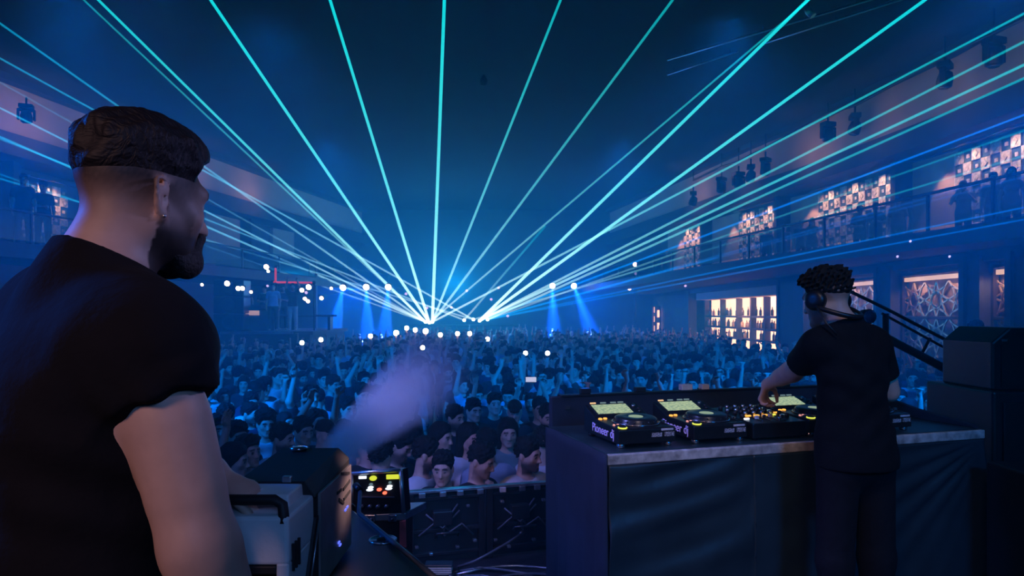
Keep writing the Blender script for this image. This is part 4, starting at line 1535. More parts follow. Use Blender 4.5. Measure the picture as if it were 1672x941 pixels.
link_mesh('beard', mesh_np('beard', V, F), M['beard'], man, True)
MB().ball(P(-0.088, 0.016, -0.039), 0.0032, 10, 6).build('ear_stud', M['aluminium'], man)

# ---- the DJ behind the desk
dj, P, R, hc, C, r, f = performer('person', 'DJ in black t-shirt and headphones reaching over the mixer, his back to us', dict(
    h=0.0070, head=(1.392, 3.02, 2.785), collar_z=2.672, yaw=math.radians(212), tilt=0.22, shoulders=(1.462, 2.985, 2.575), right=(0.955, 0.30, 0.0), half=0.162,
    pelvis=(1.485, 2.95, 2.13), floor=STAGE, bulk=0.90, arm=(0.050, 0.041, 0.043, 0.027), fade=(-0.030, 0.045), beard=0.5, skin=(0.54, 0.35, 0.28),
    legs=(((1.385, 2.93, 1.66), (1.395, 2.90, 1.27)), ((1.585, 2.97, 1.66), (1.575, 2.95, 1.27))),
    arms=dict(L=((1.300, 3.155, 2.455), (1.248, 3.345, 2.372), (-0.05, 0.50, -0.80), (0.55, -0.55, -0.3), (0.75, 0.8, 0.85, 0.9, 0.6)),
              R=((1.695, 3.08, 2.370), (1.640, 3.300, 2.330), (-0.2, 0.9, -0.25), (0, -0.2, -1), (0.3, 0.3, 0.35, 0.4, 0.3))),
    sleeve=(0.66, (0, 0, 0)), seed=5,
    folds=[((1.42, 2.86, 2.45), (0.5, 0.0, 0.9), (60, 0.12), 0.005), ((1.55, 2.86, 2.30), (-0.6, 0.1, 0.8), (70, 0.12), 0.005),
           ((1.36, 2.95, 2.52), (0.8, 0.2, 0.5), (90, 0.08), 0.004)]))
H = local_blend(hc, 0.20, 0.0046)
add_hair(H, hc, R, ((-0.13, 0.064), (-0.085, 0.062), (-0.066, 0.050), (-0.045, 0.034), (0.0, 0.026), (0.05, 0.012), (0.13, -0.005)), 0.006, 0.020, 0.035, 0.100, 0.020, 0.0042, 260, 8, 0.014)
V, F = largest(*H.skin())
link_mesh('curly_hair', mesh_np('curly_hair', V, F), M['hair'], dj, True)
hp = thing('headphones', 'black headphones worn on the ears of the person at the mixer', 'headphones', tuple(P(0, 0.0, -0.05)))
for s in (-1, 1):
    c = Vector(P(s * 0.094, 0.006, -0.010))
    Rl = frame_from(z=Vector(R @ v3(s, 0.1, 0)), x=Vector(R @ v3(0, 1, 0)))
    MB().lathe(c, [(0.040, -0.016), (0.045, -0.010), (0.046, 0.004), (0.042, 0.016), (0.030, 0.023), (0.012, 0.025)], 24, Rl).build('ear_cup', M['black_plastic'], hp)
    MB().lathe(c, [(0.030, -0.020), (0.040, -0.020), (0.044, -0.014), (0.036, -0.010)], 24, Rl).build('cushion', M['black_cotton'], hp)
pts = []
for i in range(25):
    t = PI * i / 24
    pts.append(P(0.106 * math.cos(t), 0.004 + 0.118 * math.sin(t), -0.035 - 0.075 * math.sin(t)))
MB().tube(pts, 0.011, 10).build('band', M['black_plastic'], hp)
c0 = P(0.098, 0.01, -0.05)
pts = [c0, c0 + v3(0.03, -0.02, -0.04), c0 + v3(0.05, -0.04, -0.12), c0 + v3(0.03, -0.09, -0.20)]
pts = [P(0.105, 0.01, -0.02), P(0.13, 0.035, -0.06), P(0.135, 0.06, -0.12), P(0.12, 0.09, -0.18)]
MB().tube(pts, 0.004, 8).build('cable', M['black_plastic'], hp)

# ------------------------------------------------------------------ gear on the stage
M['vinyl'] = mat('vinyl', (0.018, 0.034, 0.044), 0.42, spec=0.45, noise=(5, 0.2), bump=0.006, bscale=6)
M['drape'] = mat('drape', (0.009, 0.017, 0.034), 0.9, noise=(5, 0.25), bump=0.01, bscale=5)
M['worn_edge'] = mat('worn_edge', (0.46, 0.44, 0.42), 0.55, noise=(18, 0.5), bump=0.004, bscale=40)
M['table_top'] = mat('table_top', (0.020, 0.040, 0.045), 0.35, noise=(10, 0.4))
M['deck_black'] = mat('deck_black', (0.010, 0.011, 0.013), 0.32, spec=0.5, noise=(25, 0.2))
M['deck_top'] = mat('deck_top', (0.018, 0.020, 0.023), 0.30, 0.2, noise=(20, 0.2))
M['chrome'] = mat('chrome', (0.55, 0.56, 0.60), 0.2, 0.95, noise=(15, 0.1))
M['white_print'] = mat('white_print', (0.60, 0.60, 0.66), 0.6, noise=(60, 0.3))
M['violet_glow_print'] = mat('violet_glow_print', (0.52, 0.46, 0.86), 0.5, noise=(40, 0.1), emit=(0.35, 0.28, 1.0), strength=0.25)  # printed lettering made to glow faintly, though it is no lamp
M['amber'] = glow('amber', (1.0, 0.42, 0.06), 1.6)
M['yellow_led'] = glow('yellow_led', (0.85, 0.90, 0.10), 1.1)
M['green_led'] = glow('green_led', (0.55, 0.90, 0.25), 0.9)
M['red_led'] = glow('red_led', (1.0, 0.12, 0.06), 2.2)
M['blue_led'] = glow('blue_led', (0.10, 0.15, 1.0), 1.4)
M['white_led'] = glow('white_led', (0.75, 0.85, 1.0), 1.8)
M['white_plastic'] = mat('white_plastic', (0.72, 0.72, 0.74), 0.42, noise=(10, 0.06), bump=0.001, bscale=60)
M['hood_black'] = mat('hood_black', (0.012, 0.013, 0.016), 0.6, noise=(20, 0.2))
M['brushed'] = mat('brushed', (0.42, 0.36, 0.35), 0.42, 0.75, noise=(12, 0.25))
M['red_paint'] = mat('red_paint', (0.42, 0.05, 0.05), 0.5, noise=(20, 0.3))
M['cable_grey'] = mat('cable_grey', (0.06, 0.07, 0.085), 0.45, noise=(20, 0.2))
M['cream'] = mat('cream', (0.62, 0.60, 0.54), 0.6, noise=(25, 0.15))


def deck_screen_material():
    m = bpy.data.materials.new('deck_screen')
    m.use_nodes = True
    nt = m.node_tree
    b = nt.nodes['Principled BSDF']
    b.inputs['Base Color'].default_value = (0.02, 0.02, 0.02, 1)
    b.inputs['Roughness'].default_value = 0.15
    tc = nt.nodes.new('ShaderNodeTexCoord')
    mp = nt.nodes.new('ShaderNodeMapping')
    mp.inputs['Scale'].default_value = (60, 400, 1)
    n = nt.nodes.new('ShaderNodeTexNoise')
    n.inputs['Scale'].default_value = 1.0
    n.inputs['Detail'].default_value = 3
    r = nt.nodes.new('ShaderNodeValToRGB')
    cr = r.color_ramp
    cr.elements[0].position = 0.36
    cr.elements[0].color = (0.12, 0.25, 0.22, 1)
    cr.elements[1].position = 0.62
    cr.elements[1].color = (0.62, 0.74, 0.42, 1)
    e = cr.elements.new(0.5)
    e.color = (0.42, 0.55, 0.34, 1)
    nt.links.new(tc.outputs['Object'], mp.inputs['Vector'])
    nt.links.new(mp.outputs['Vector'], n.inputs['Vector'])
    nt.links.new(n.outputs['Fac'], r.inputs['Fac'])
    nt.links.new(r.outputs['Color'], b.inputs['Emission Color'])
    b.inputs['Emission Strength'].default_value = 0.85
    m.cycles.emission_sampling = 'NONE'
    return m


M['deck_screen'] = deck_screen_material()


def lettering(text, size, material, parent, loc, R, depth=0.0012):
    cu = bpy.data.curves.new('lettering', 'FONT')
    cu.body = text
    cu.size = size
    cu.extrude = depth / 2
    cu.align_x = 'CENTER'
    cu.align_y = 'CENTER'
    o = bpy.data.objects.new('lettering', cu)
    COL.objects.link(o)
    dg = bpy.context.evaluated_depsgraph_get()
    me = bpy.data.meshes.new_from_object(o.evaluated_get(dg))
    bpy.data.objects.remove(o)
    me.materials.clear()
    me.transform(Matrix.Translation(loc) @ R.to_4x4())
    return link_mesh('lettering', me, material, parent, True)


# ---- the DJ desk: frame directions along and into the table
TA = Vector((0.405, 2.93, 0))
TE = Vector((0.9552, 0.2958, 0))
TN = Vector((-0.2958, 0.9552, 0))
TL, TDEP, TZ = 2.13, 0.72, 2.12
TR = Matrix((TE, TN, Vector((0, 0, 1)))).transposed()
TP = lambda u, v, z: TA + TE * u + TN * v + Vector((0, 0, z))
desk = thing('dj_desk', 'long black draped DJ desk with a worn pale front edge', 'table', TP(TL / 2, TDEP / 2, STAGE), math.atan2(TE.y, TE.x))
MB().box(TP(TL / 2, TDEP / 2, TZ - 0.03), (TL, TDEP, 0.06), TR).build('tabletop', M['table_top'], desk, bevel=0.004)
MB().box(TP(TL / 2, -0.012, TZ - 0.026), (TL + 0.01, 0.026, 0.045), TR).build('front_edge', M['worn_edge'], desk, bevel=0.005)
for u in (0.12, TL - 0.12):
    for v in (0.1, TDEP - 0.1):
        MB().box(TP(u, v, (STAGE + TZ - 0.06) / 2), (0.06, 0.06, TZ - 0.06 - STAGE), TR).build('leg', M['black_metal'], desk)


def fold_front(u, w):
    """how far the cloth stands out at u along the desk and w down it"""
    y = 0.0
    # creases gathered towards the right-hand corner
    du, dw = TL - u, w
    ang = math.atan2(dw + 0.02, du + 0.05)
    rad = math.hypot(du, dw)
    if u > 0.9:
        y += 0.014 * math.sin(ang * 34 + 1.5 * rad) * math.exp(-((ang - 0.45) / 0.45) ** 2) * min(1, rad / 0.25) * math.exp(-rad / 0.9)
    # slack between the left corner and the seam
    if u < 0.72:
        a = u / 0.72
        y += 0.012 * math.sin((w + 0.10 * a * a) * 52 + 2.0 * a) * math.exp(-w / 0.28) * math.sin(PI * min(1, a * 1.05)) ** 0.6
        y += 0.010 * math.sin((w * 0.9 + 0.2 * a) * 24 + 1) * math.exp(-((w - 0.32) / 0.25) ** 2)
    y += 0.006 * math.sin(u * 9 + w * 5) * min(1, w / 0.3)
    y += 0.012 * w
    return 0.018 + y


def cloth(name, u0, u1, flare=0.0, nu=70, nw=60, zb=1.36):
    vs, fs = [], []
    top = TZ - 0.050
    for i in range(nu + 1):
        for j in range(nw + 1):
            w = (top - zb) * j / nw
            u = u0 + (u1 - u0) * i / nu + flare * (i / nu) * (j / nw)
            vs.append(tuple(TP(u, -fold_front(u, w), top - w)))
    for i in range(nu):
        for j in range(nw):
            a = i * (nw + 1) + j
            fs.append((a, a + nw + 1, a + nw + 2, a + 1))
    me = bpy.data.meshes.new(name)
    me.from_pydata(vs, [], fs)
    me.polygons.foreach_set('use_smooth', np.ones(len(me.polygons), dtype=bool))
    o = link_mesh(name, me, M['vinyl'], desk, True)
    md = o.modifiers.new('thick', 'SOLIDIFY')
    md.thickness = 0.004
    return o


cloth('front_cloth', 0.0, 0.735)
cloth('front_cloth', 0.725, TL, 0.075, nu=110)
# left drape over the end of the desk, and the booth board along the back
vs, fs = [], []
nv, nz = 26, 20
for i in range(nv + 1):
    for j in range(nz + 1):
        v = -0.03 + (TDEP + 0.03) * i / nv
        z = TZ + 0.0 - (TZ - STAGE - 0.02) * j / nz
        vs.append(tuple(TP(-0.012 - 0.010 * math.sin(v * 40) * (j / nz) - 0.006 * math.sin(v * 17 + 1), v, z)))
for i in range(nv):
    for j in range(nz):
        a = i * (nz + 1) + j
        fs.append((a, a + nz + 1, a + nz + 2, a + 1))
me = bpy.data.meshes.new('side_drape')
me.from_pydata(vs, [], fs)
me.polygons.foreach_set('use_smooth', np.ones(len(me.polygons), dtype=bool))
link_mesh('side_drape', me, M['drape'], desk, True).modifiers.new('thick', 'SOLIDIFY').thickness = 0.006
MB().box(TP(TL / 2 + 0.02, TDEP + 0.025, (STAGE + TZ + 0.155) / 2), (TL - 0.0, 0.045, TZ + 0.155 - STAGE), TR).build('back_board', M['drape'], desk, bevel=0.006)
MB().box(TP(TL / 2 + 0.02, TDEP + 0.022, TZ + 0.158), (TL - 0.1, 0.052, 0.012), TR).build('board_edge', M['black_metal'], desk, bevel=0.003)
MB().prism([TP(TL + 0.004, 0.0, TZ), TP(TL + 0.004, TDEP, TZ), TP(TL + 0.004, TDEP, TZ + 0.12), TP(TL + 0.004, TDEP * 0.5, TZ + 0.055), TP(TL + 0.004, 0.03, TZ + 0.018)], TE * -0.03).build('side_board', M['drape'], desk, bevel=0.004)
MB().box(TP(0.11, TDEP + 0.0, TZ + 0.095), (0.03, 0.008, 0.016), TR).build('latch', M['chrome'], desk)


def player(u, v, label):
    W, D, H = 0.285, 0.385, 0.085
    o = TP(u + W / 2, v, TZ)
    t = thing('media_player', label, 'media player', o, math.atan2(TE.y, TE.x), 'media players on the desk')
    q = lambda x, y, z: o + TR @ Vector((x, y, z))
    F = 0.020
    b = MB()
    prof = [(0, F), (0, F + 0.062), (0.012, F + 0.068), (0.250, F + 0.078), (0.262, F + 0.086), (D, F + 0.128), (D, F)]
    b.prism([q(-W / 2, y, z) for y, z in prof], TE * W)
    b.build('body', M['deck_black'], t, bevel=0.004)
    # jog wheel
    slope = math.atan2(0.010, 0.238)
    Rj = TR @ Matrix.Rotation(slope, 3, 'X')
    c = q(0.012, 0.138, F + 0.073)
    j = MB().lathe(c, [(0.104, 0.0), (0.106, 0.006), (0.098, 0.010), (0.096, 0.022), (0.090, 0.027), (0.040, 0.028), (0.036, 0.026)], 40, Rj).build('jog_wheel', M['deck_top'], t)
    MB().lathe(c, [(0.034, 0.0262), (0.033, 0.0285), (0.0, 0.0286)], 28, Rj).build('jog_display', M['jog_glow'], j)
    MB().lathe(c, [(0.108, 0.0), (0.112, 0.003), (0.112, 0.005), (0.107, 0.006)], 40, Rj).build('jog_ring', M['chrome'], j)
    for k in range(18):
        a = 2 * PI * k / 18
        MB().ball(c + Rj @ Vector((0.097 * math.cos(a), 0.097 * math.sin(a), 0.014)), 0.0055, 8, 5).build('jog_dimple', M['deck_top'], j)
    # screen on the sloping back
    sl = math.atan2(0.042, D - 0.262)
    Rs = TR @ Matrix.Rotation(sl, 3, 'X')
    sc = q(-0.020, 0.324, F + 0.1085)
    MB().box(sc, (0.205, 0.112, 0.006), Rs).build('screen_frame', M['deck_top'], t, bevel=0.002)
    MB().box(sc + Rs @ Vector((0, 0, 0.0036)), (0.186, 0.094, 0.002), Rs).build('screen', M['deck_screen'], t)
    for k, (x, mm) in enumerate(((-0.075, 'amber'), (-0.02, 'white_led'), (0.035, 'green_led'), (0.075, 'white_led'))):
        MB().box(sc + Rs @ Vector((x, 0.066, 0.004)), (0.030, 0.007, 0.005), Rs).build('browse_button', M['cue_cream'] if k == 0 else M['cue_dim'], t)
    for x, z in ((0.105, 0.345), (0.122, 0.318), (0.112, 0.292)):
        p = q(x, z, F + 0.105 + (z - 0.324) * 0.36)
        MB().lathe(p, [(0.010, 0.0), (0.010, 0.010), (0.008, 0.014), (0.0, 0.014)], 14, Rs).build('knob', M['chrome'] if z > 0.34 else M['black_plastic'], t)
    # buttons down the left edge
    for x, y, r, mm in ((-0.125, 0.232, 0.0095, 'amber'), (-0.098, 0.236, 0.0095, 'amber'), (-0.124, 0.086, 0.006, 'pink_led'), (-0.104, 0.088, 0.006, 'pink_led')):
        MB().lathe(q(x, y, F + 0.066 + y * 0.045), [(r, 0), (r, 0.005), (r * 0.8, 0.007), (0, 0.007)], 16, Rj).build('button', M[mm], t)
    for y, mm in ((0.058, 'black_plastic'), (0.024, 'black_plastic')):
        p = q(-0.112, y, F + 0.068)
        MB().lathe(p, [(0.018, 0.0), (0.019, 0.004), (0.015, 0.008), (0, 0.008)], 20, Rj).build('play_button', M[mm], t)
        if y < 0.03:
            MB().lathe(p, [(0.0190, 0.0), (0.0215, 0.003), (0.0215, 0.005), (0.0190, 0.006)], 20, Rj).build('button_ring', M['yellow_led'], t)
    # tempo slider on the right
    MB().box(q(0.124, 0.10, F + 0.0735), (0.012, 0.125, 0.003), Rj).build('slider_slot', M['black_plastic'], t)
    MB().box(q(0.124, 0.085, F + 0.080), (0.018, 0.014, 0.012), Rj).build('slider_cap', M['chrome'], t, bevel=0.002)
    # printed tags on the front, lettering on the side
    MB().box(q(0.098, -0.0012, F + 0.058), (0.060, 0.003, 0.009), TR).build('sticker', M['white_print'], t)
    MB().box(q(0.108, -0.0012, F + 0.037), (0.050, 0.003, 0.020), TR).build('sticker', M['print_lines'], t)
    MB().box(q(0.045, -0.0012, F + 0.036), (0.052, 0.003, 0.018), TR).build('sticker', M['print_lines'], t)
    for x in (-0.118, 0.118):
        for y in (0.03, D - 0.04):
            MB().lathe(q(x, y, 0.001), [(0.017, 0.0), (0.019, 0.004), (0.019, 0.019), (0.016, 0.021)], 16, TR).build('foot', M['chrome'] if y < 0.1 else M['black_plastic'], t)
    Rl = frame_from(x=-TN, z=-TE)
    lettering('Pioneer dj', 0.058, M['violet_glow_print'], t, q(-W / 2 - 0.0008, 0.165, F + 0.036), Rl)
    return t


M['jog_glow'] = glow('jog_glow', (0.45, 0.62, 0.42), 0.55)
M['pink_led'] = glow('pink_led', (1.0, 0.40, 0.36), 0.9)
M['cue_cream'] = glow('cue_cream', (1.0, 0.62, 0.30), 0.9)
M['cue_dim'] = glow('cue_dim', (0.35, 0.55, 0.60), 0.35)


def lines_material():
    m = mat('print_lines', (0.5, 0.5, 0.55), 0.6)
    nt = m.node_tree
    tc = nt.nodes.new('ShaderNodeTexCoord')
    mp = nt.nodes.new('ShaderNodeMapping')
    mp.inputs['Scale'].default_value = (220, 220, 420)
    n = nt.nodes.new('ShaderNodeTexNoise')
    n.inputs['Scale'].default_value = 1.0
    r = nt.nodes.new('ShaderNodeValToRGB')
    r.color_ramp.elements[0].position = 0.45
    r.color_ramp.elements[0].color = (0.03, 0.03, 0.04, 1)
    r.color_ramp.elements[1].position = 0.52
    r.color_ramp.elements[1].color = (0.55, 0.55, 0.62, 1)
    nt.links.new(tc.outputs['Object'], mp.inputs['Vector'])
    nt.links.new(mp.outputs['Vector'], n.inputs['Vector'])
    nt.links.new(n.outputs['Fac'], r.inputs['Fac'])
    nt.links.new(r.outputs['Color'], nt.nodes['Principled BSDF'].inputs['Base Color'])
    return m


M['print_lines'] = lines_material()
player(0.085, 0.055, 'media player at the open end of the desk, violet lettering on its side')
player(0.463, 0.055, 'media player between the end player and the mixer')
player(1.100, 0.055, 'media player right beside the mixer, mostly hidden behind the DJ')
player(1.450, 0.055, 'media player beyond the DJ, nearest the loudspeakers')

# ---- the mixer
W, D = 0.300, 0.370
o = TP(0.775 + W / 2, 0.045, TZ)
mx = thing('dj_mixer', 'black DJ mixer with amber lit buttons under the hand of the DJ', 'mixer', o, math.atan2(TE.y, TE.x))
q = lambda x, y, z: o + TR @ Vector((x, y, z))
MB().prism([q(-W / 2, 0.0, 0.012), q(-W / 2, 0.0, 0.082), q(-W / 2, D, 0.108), q(-W / 2, D, 0.012)], TE * W).build('body', M['deck_black'], mx, bevel=0.004)
Rm_ = TR @ Matrix.Rotation(math.atan2(0.026, D), 3, 'X')
top = lambda x, y, z=0.0: q(x, y, 0.083 + 0.026 * y / D + z)
for i in range(4):
    x = -0.075 + 0.048 * i
    for jy in range(5):
        y = 0.165 + 0.038 * jy
        MB().lathe(top(x, y), [(0.010, 0), (0.0095, 0.012), (0.0075, 0.020), (0, 0.020)], 12, Rm_).build('knob', M['chrome'] if jy % 2 == 0 else M['black_plastic'], mx)
    MB().box(top(x, 0.085, 0.001), (0.007, 0.085, 0.003), Rm_).build('fader_slot', M['black_plastic'], mx)
    MB().box(top(x, 0.075 + 0.012 * (i % 3), 0.010), (0.020, 0.011, 0.016), Rm_).build('fader_cap', M['chrome'] if i % 2 else M['white_print'], mx, bevel=0.002)
    MB().box(top(x, 0.142, 0.003), (0.028, 0.011, 0.006), Rm_).build('cue_button', M['amber'] if i < 3 else M['yellow_led'], mx)
for k in range(5):
    MB().lathe(top(0.118, 0.10 + 0.055 * k), [(0.012, 0), (0.011, 0.012), (0.009, 0.018), (0, 0.018)], 14, Rm_).build('knob', M['black_plastic'], mx)
    MB().box(top(0.118, 0.128 + 0.055 * k, 0.003), (0.022, 0.008, 0.005), Rm_).build('effect_button', M['amber'] if k == 1 else M['cue_dim'], mx)
for k in range(4):
    MB().lathe(top(-0.125, 0.12 + 0.06 * k), [(0.011, 0), (0.010, 0.014), (0.008, 0.020), (0, 0.020)], 14, Rm_).build('knob', M['chrome'] if k == 2 else M['black_plastic'], mx)
MB().box(top(-0.125, 0.085, 0.003), (0.026, 0.010, 0.006), Rm_).build('mic_button', M['white_led'], mx)
MB().box(top(-0.003, 0.022, 0.002), (0.11, 0.007, 0.003), Rm_).build('crossfader_slot', M['black_plastic'], mx)
MB().box(top(0.010, 0.022, 0.010), (0.011, 0.020, 0.016), Rm_).build('crossfader_cap', M['chrome'], mx, bevel=0.002)
for x in (-W / 2 + 0.03, W / 2 - 0.03):
    for y in (0.03, D - 0.03):
        MB().cyl(q(x, y, 0.0005), q(x, y, 0.013), 0.015).build('foot', M['black_plastic'], mx)

# ---- odds and ends on the booth board and the back of the desk
for u, w, h, mm, l in ((0.22, 0.055, 0.030, 'deck_top', 'small grey adapter on the booth board behind the end player'),
                       (0.55, 0.06, 0.026, 'deck_top', 'flat adapter on the booth board behind the second player'),
                       (0.84, 0.07, 0.034, 'cream', 'pale power adapter on the booth board before the mixer'),
                       (0.96, 0.05, 0.030, 'cream', 'second pale adapter on the booth board near the hand of the DJ'),
                       (1.50, 0.08, 0.030, 'deck_top', 'dark adapter on the booth board behind the DJ')):
    p = TP(u, TDEP + 0.022, TZ + 0.164)
    t = thing('power_adapter', l, 'adapter', p, math.atan2(TE.y, TE.x), 'adapters on the booth board')
    MB().box(p + Vector((0, 0, h / 2)), (w, 0.040, h), TR).build('casing', M[mm], t, bevel=0.004)
    MB().tube([p + TN * 0.02 + Vector((0, 0, 0.012)), p + TN * 0.06 + Vector((0, 0, 0.0)), p + TN * 0.075 + Vector((0, 0, -0.15))], 0.005, 8).build('lead', M['black_plastic'], t)
p = TP(1.86, 0.50, TZ)
t = thing('effects_unit', 'small dark effects unit standing at the back of the desk beyond the DJ', 'effects unit', p, math.atan2(TE.y, TE.x))
MB().box(p + Vector((0, 0, 0.10)), (0.17, 0.12, 0.20), TR).build('housing', M['deck_black'], t, bevel=0.006)
for k in range(5):
    MB().lathe(p + TE * (-0.06 + 0.03 * k) - TN * 0.061 + Vector((0, 0, 0.05)), [(0.009, 0), (0.008, 0.012), (0, 0.012)], 12, frame_from(z=-TN, x=TE)).build('knob', M['chrome'], t)

# ---- the back of the LED wall along the stage front
P1, P2 = pix(664, 806, 4.17), pix(1030, 772, 4.58)
P2.z = P1.z + 0.012
ax = (P2 - P1); ax.z = 0; L = ax.length; ax.normalize()
nx = Vector((-ax.y, ax.x, 0))
LR = frame_from(x=ax, z=(0, 0, 1))
lw = thing('led_wall', 'dark back of a low LED wall with an aluminium top rail along the stage front', 'LED wall', (P1 + P2) / 2 - Vector((0, 0, P1.z - STAGE)))
zt = P1.z
mid = lambda s, z, o_=0.0: Vector((P1.x, P1.y, 0)) + ax * s + nx * o_ + Vector((0, 0, z))
MB().box(mid(L / 2, zt, 0.02), (L, 0.05, 0.018), LR).build('top_rail', M['aluminium'], lw, bevel=0.003)
npan = 3
for i in range(npan):
    s0, s1 = L * i / npan + 0.006, L * (i + 1) / npan - 0.006
    cz = (zt + STAGE) / 2
    hz = zt - STAGE - 0.02
    pn = MB().box(mid((s0 + s1) / 2, cz, 0.045), (s1 - s0, 0.03, hz), LR).build('cabinet', M['deck_black'], lw, bevel=0.004)
    fr = MB()
    for s in (s0 + 0.02, s1 - 0.02):
        fr.box(mid(s, cz, 0.015), (0.035, 0.04, hz), LR)
    for z in (zt - 0.045, STAGE + 0.06, cz - 0.02):
        fr.box(mid((s0 + s1) / 2, z, 0.018), (s1 - s0 - 0.04, 0.03, 0.022), LR)
    fr.build('frame', M['black_metal'], pn, bevel=0.002)
    MB().box(mid((s0 + s1) / 2 - 0.03, cz + 0.06, 0.0), (0.12, 0.06, 0.09), LR).build('power_box', M['black_plastic'], pn, bevel=0.006)
    MB().tube([mid((s0 + s1) / 2 - 0.07, cz - 0.06, 0.0), mid((s0 + s1) / 2 - 0.07, cz - 0.03, -0.03), mid((s0 + s1) / 2 + 0.07, cz - 0.03, -0.03), mid((s0 + s1) / 2 + 0.07, cz - 0.06, 0.0)], 0.008, 8).build('handle', M['deck_top'], pn)
    for k, (a, b, c2) in enumerate((((0.10, 0.09), (0.19, 0.0), (0.29, 0.10)), ((0.06, -0.04), (0.16, 0.05), (0.24, -0.03)), ((0.20, -0.05), (0.30, 0.02), (0.37, -0.06)), ((0.28, 0.14), (0.22, 0.06), (0.20, -0.02)))):
        sc_ = (s1 - s0) / 0.44
        MB().tube([mid(s0 + p_[0] * sc_, cz + p_[1], -0.012 - 0.012 * (i2 == 1)) for i2, p_ in enumerate((a, b, c2))], 0.006, 8).build('patch_cable', M['cable_grey'], pn)
    for k, (ds, dz) in enumerate(((0.05, -0.11), (0.13, -0.16), (0.28, -0.13), (0.38, -0.10), (0.34, 0.12), (0.09, 0.13))):
        MB().box(mid(s0 + ds * sc_, cz + dz, 0.005), (0.022, 0.03, 0.016), LR).build('connector', M['aluminium'] if k % 2 else M['cable_grey'], pn, bevel=0.003)
s_of = lambda px: (px / 1.0 - 664) / (1030 - 664) * L
for k, px in enumerate((687, 719, 746, 778, 814, 846, 871, 900)):
    s = s_of(px) * 0.985
    MB().box(mid(s, zt - 0.018, -0.012), (0.040, 0.02, 0.030), LR).build('clip', M['aluminium'] if k != 4 else M['worn_edge'], lw, bevel=0.003)

# ---- small lighting console in a case behind the fog machine
CD = 2.5
cq = lambda px, py, d=CD: pix(px, py, d)
a, b, c_, e_ = cq(574, 774), cq(654, 768), cq(659, 838), cq(574, 843)
cs = thing('control_case', 'small control case with glowing yellow, white and red buttons', 'control console', (cq(616, 850).x, CD + 0.1, STAGE))
back = Vector((0.02, 0.05, 0.0))
MB().hexa([e_, c_, c_ + back, e_ + back], [a, b, b + back, a + back]).build('panel', M['deck_black'], cs, bevel=0.003)
for (p_, q_) in ((a, b), (b, c_), (a, e_)):
    MB().tube([p_, q_], 0.0075, 8).build('edge_trim', M['aluminium'], cs)
MB().hexa([cq(573, 852), cq(662, 850), cq(662, 850) + back * 3, cq(573, 852) + back * 3], [cq(573, 842), cq(662, 838), cq(662, 838) + back * 3, cq(573, 842) + back * 3]).build('case_rim', M['aluminium'], cs, bevel=0.003)
w0, w1 = cq(573, 852), cq(661, 850)
MB().hexa([Vector((w0.x, w0.y + 0.01, STAGE)), Vector((w1.x, w1.y + 0.01, STAGE)), Vector((w1.x, w1.y + 0.2, STAGE)), Vector((w0.x, w0.y + 0.2, STAGE))],
          [w0 + Vector((0, 0.01, 0)), w1 + Vector((0, 0.01, 0)), w1 + Vector((0, 0.2, 0)), w0 + Vector((0, 0.2, 0))]).build('case_body', M['black_plastic'], cs, bevel=0.004)
MB().hexa([cq(652, 893, CD - 0.004), cq(664, 895, CD - 0.004), cq(664, 895, CD + 0.02), cq(652, 893, CD + 0.02)], [cq(652, 851, CD - 0.004), cq(663, 850, CD - 0.004), cq(663, 850, CD + 0.02), cq(652, 851, CD + 0.02)]).build('red_corner', M['red_paint'], cs, bevel=0.002)
for px in (607, 641):
    p = cq(px, 846, CD - 0.012)
    MB().box(p, (0.030, 0.014, 0.026)).build('butterfly_latch', M['chrome'], cs, bevel=0.003)
    MB().ball(p + Vector((0, -0.009, -0.004)), 0.006, 10, 6).build('latch_knob', M['black_metal'], cs)
pn_n = Vector((0, -1, 0.05)).normalized()
Rc = frame_from(z=pn_n, x=(1, 0, 0.03))


def led(px, py, wpx, hpx, mm, name, rnd=True):
    p = cq(px, py, CD - 0.004)
    w, h_ = wpx * CD / FPX, hpx * CD / FPX
    mb = MB()
    if rnd:
        n0 = 20
        mb.prism([p + Rc @ Vector((w / 2 * math.cos(2 * PI * k / n0), h_ / 2 * math.sin(2 * PI * k / n0), 0)) for k in range(n0)], pn_n * 0.006)
    else:
        mb.box(p, (w, h_, 0.008), Rc)
    mb.build(name, M[mm], cs)


M['console_yellow'] = glow('console_yellow', (0.78, 0.85, 0.05), 0.9)
led(592, 780, 12, 4, 'white_led', 'display', False)
led(609.5, 781, 12, 8, 'console_yellow', 'round_key')
led(641, 779, 20, 7, 'console_yellow', 'display', False)
for px, py in ((604, 798), (635, 796)):
    led(px, py + 2.0, 11, 4, 'white_led', 'lit_knob')
    led(px + 1.5, py - 2.0, 9, 4, 'white_led', 'lit_knob')
led(606, 791, 6, 4, 'cue_dim', 'round_key')
led(637, 788, 5, 4, 'cue_dim', 'round_key')
led(619.5, 799.5, 8, 5, 'red_led', 'red_key')
led(628.5, 805, 7, 5, 'red_led', 'red_key')
p0_, p1_ = cq(589, 814, CD - 0.006), cq(644, 810, CD - 0.006)
MB().box((p0_ + p1_) / 2, ((p1_ - p0_).length, 0.008, 0.004), frame_from(x=p1_ - p0_, z=(0, 0, 1))).build('ledge', M['chrome'], cs)
for px in (592, 605, 618, 632):
    p = cq(px, 828, CD - 0.008)
    MB().lathe(p, [(0.010, 0), (0.009, 0.012), (0, 0.012)], 14, Rc).build('fader_knob', M['black_plastic'], cs)

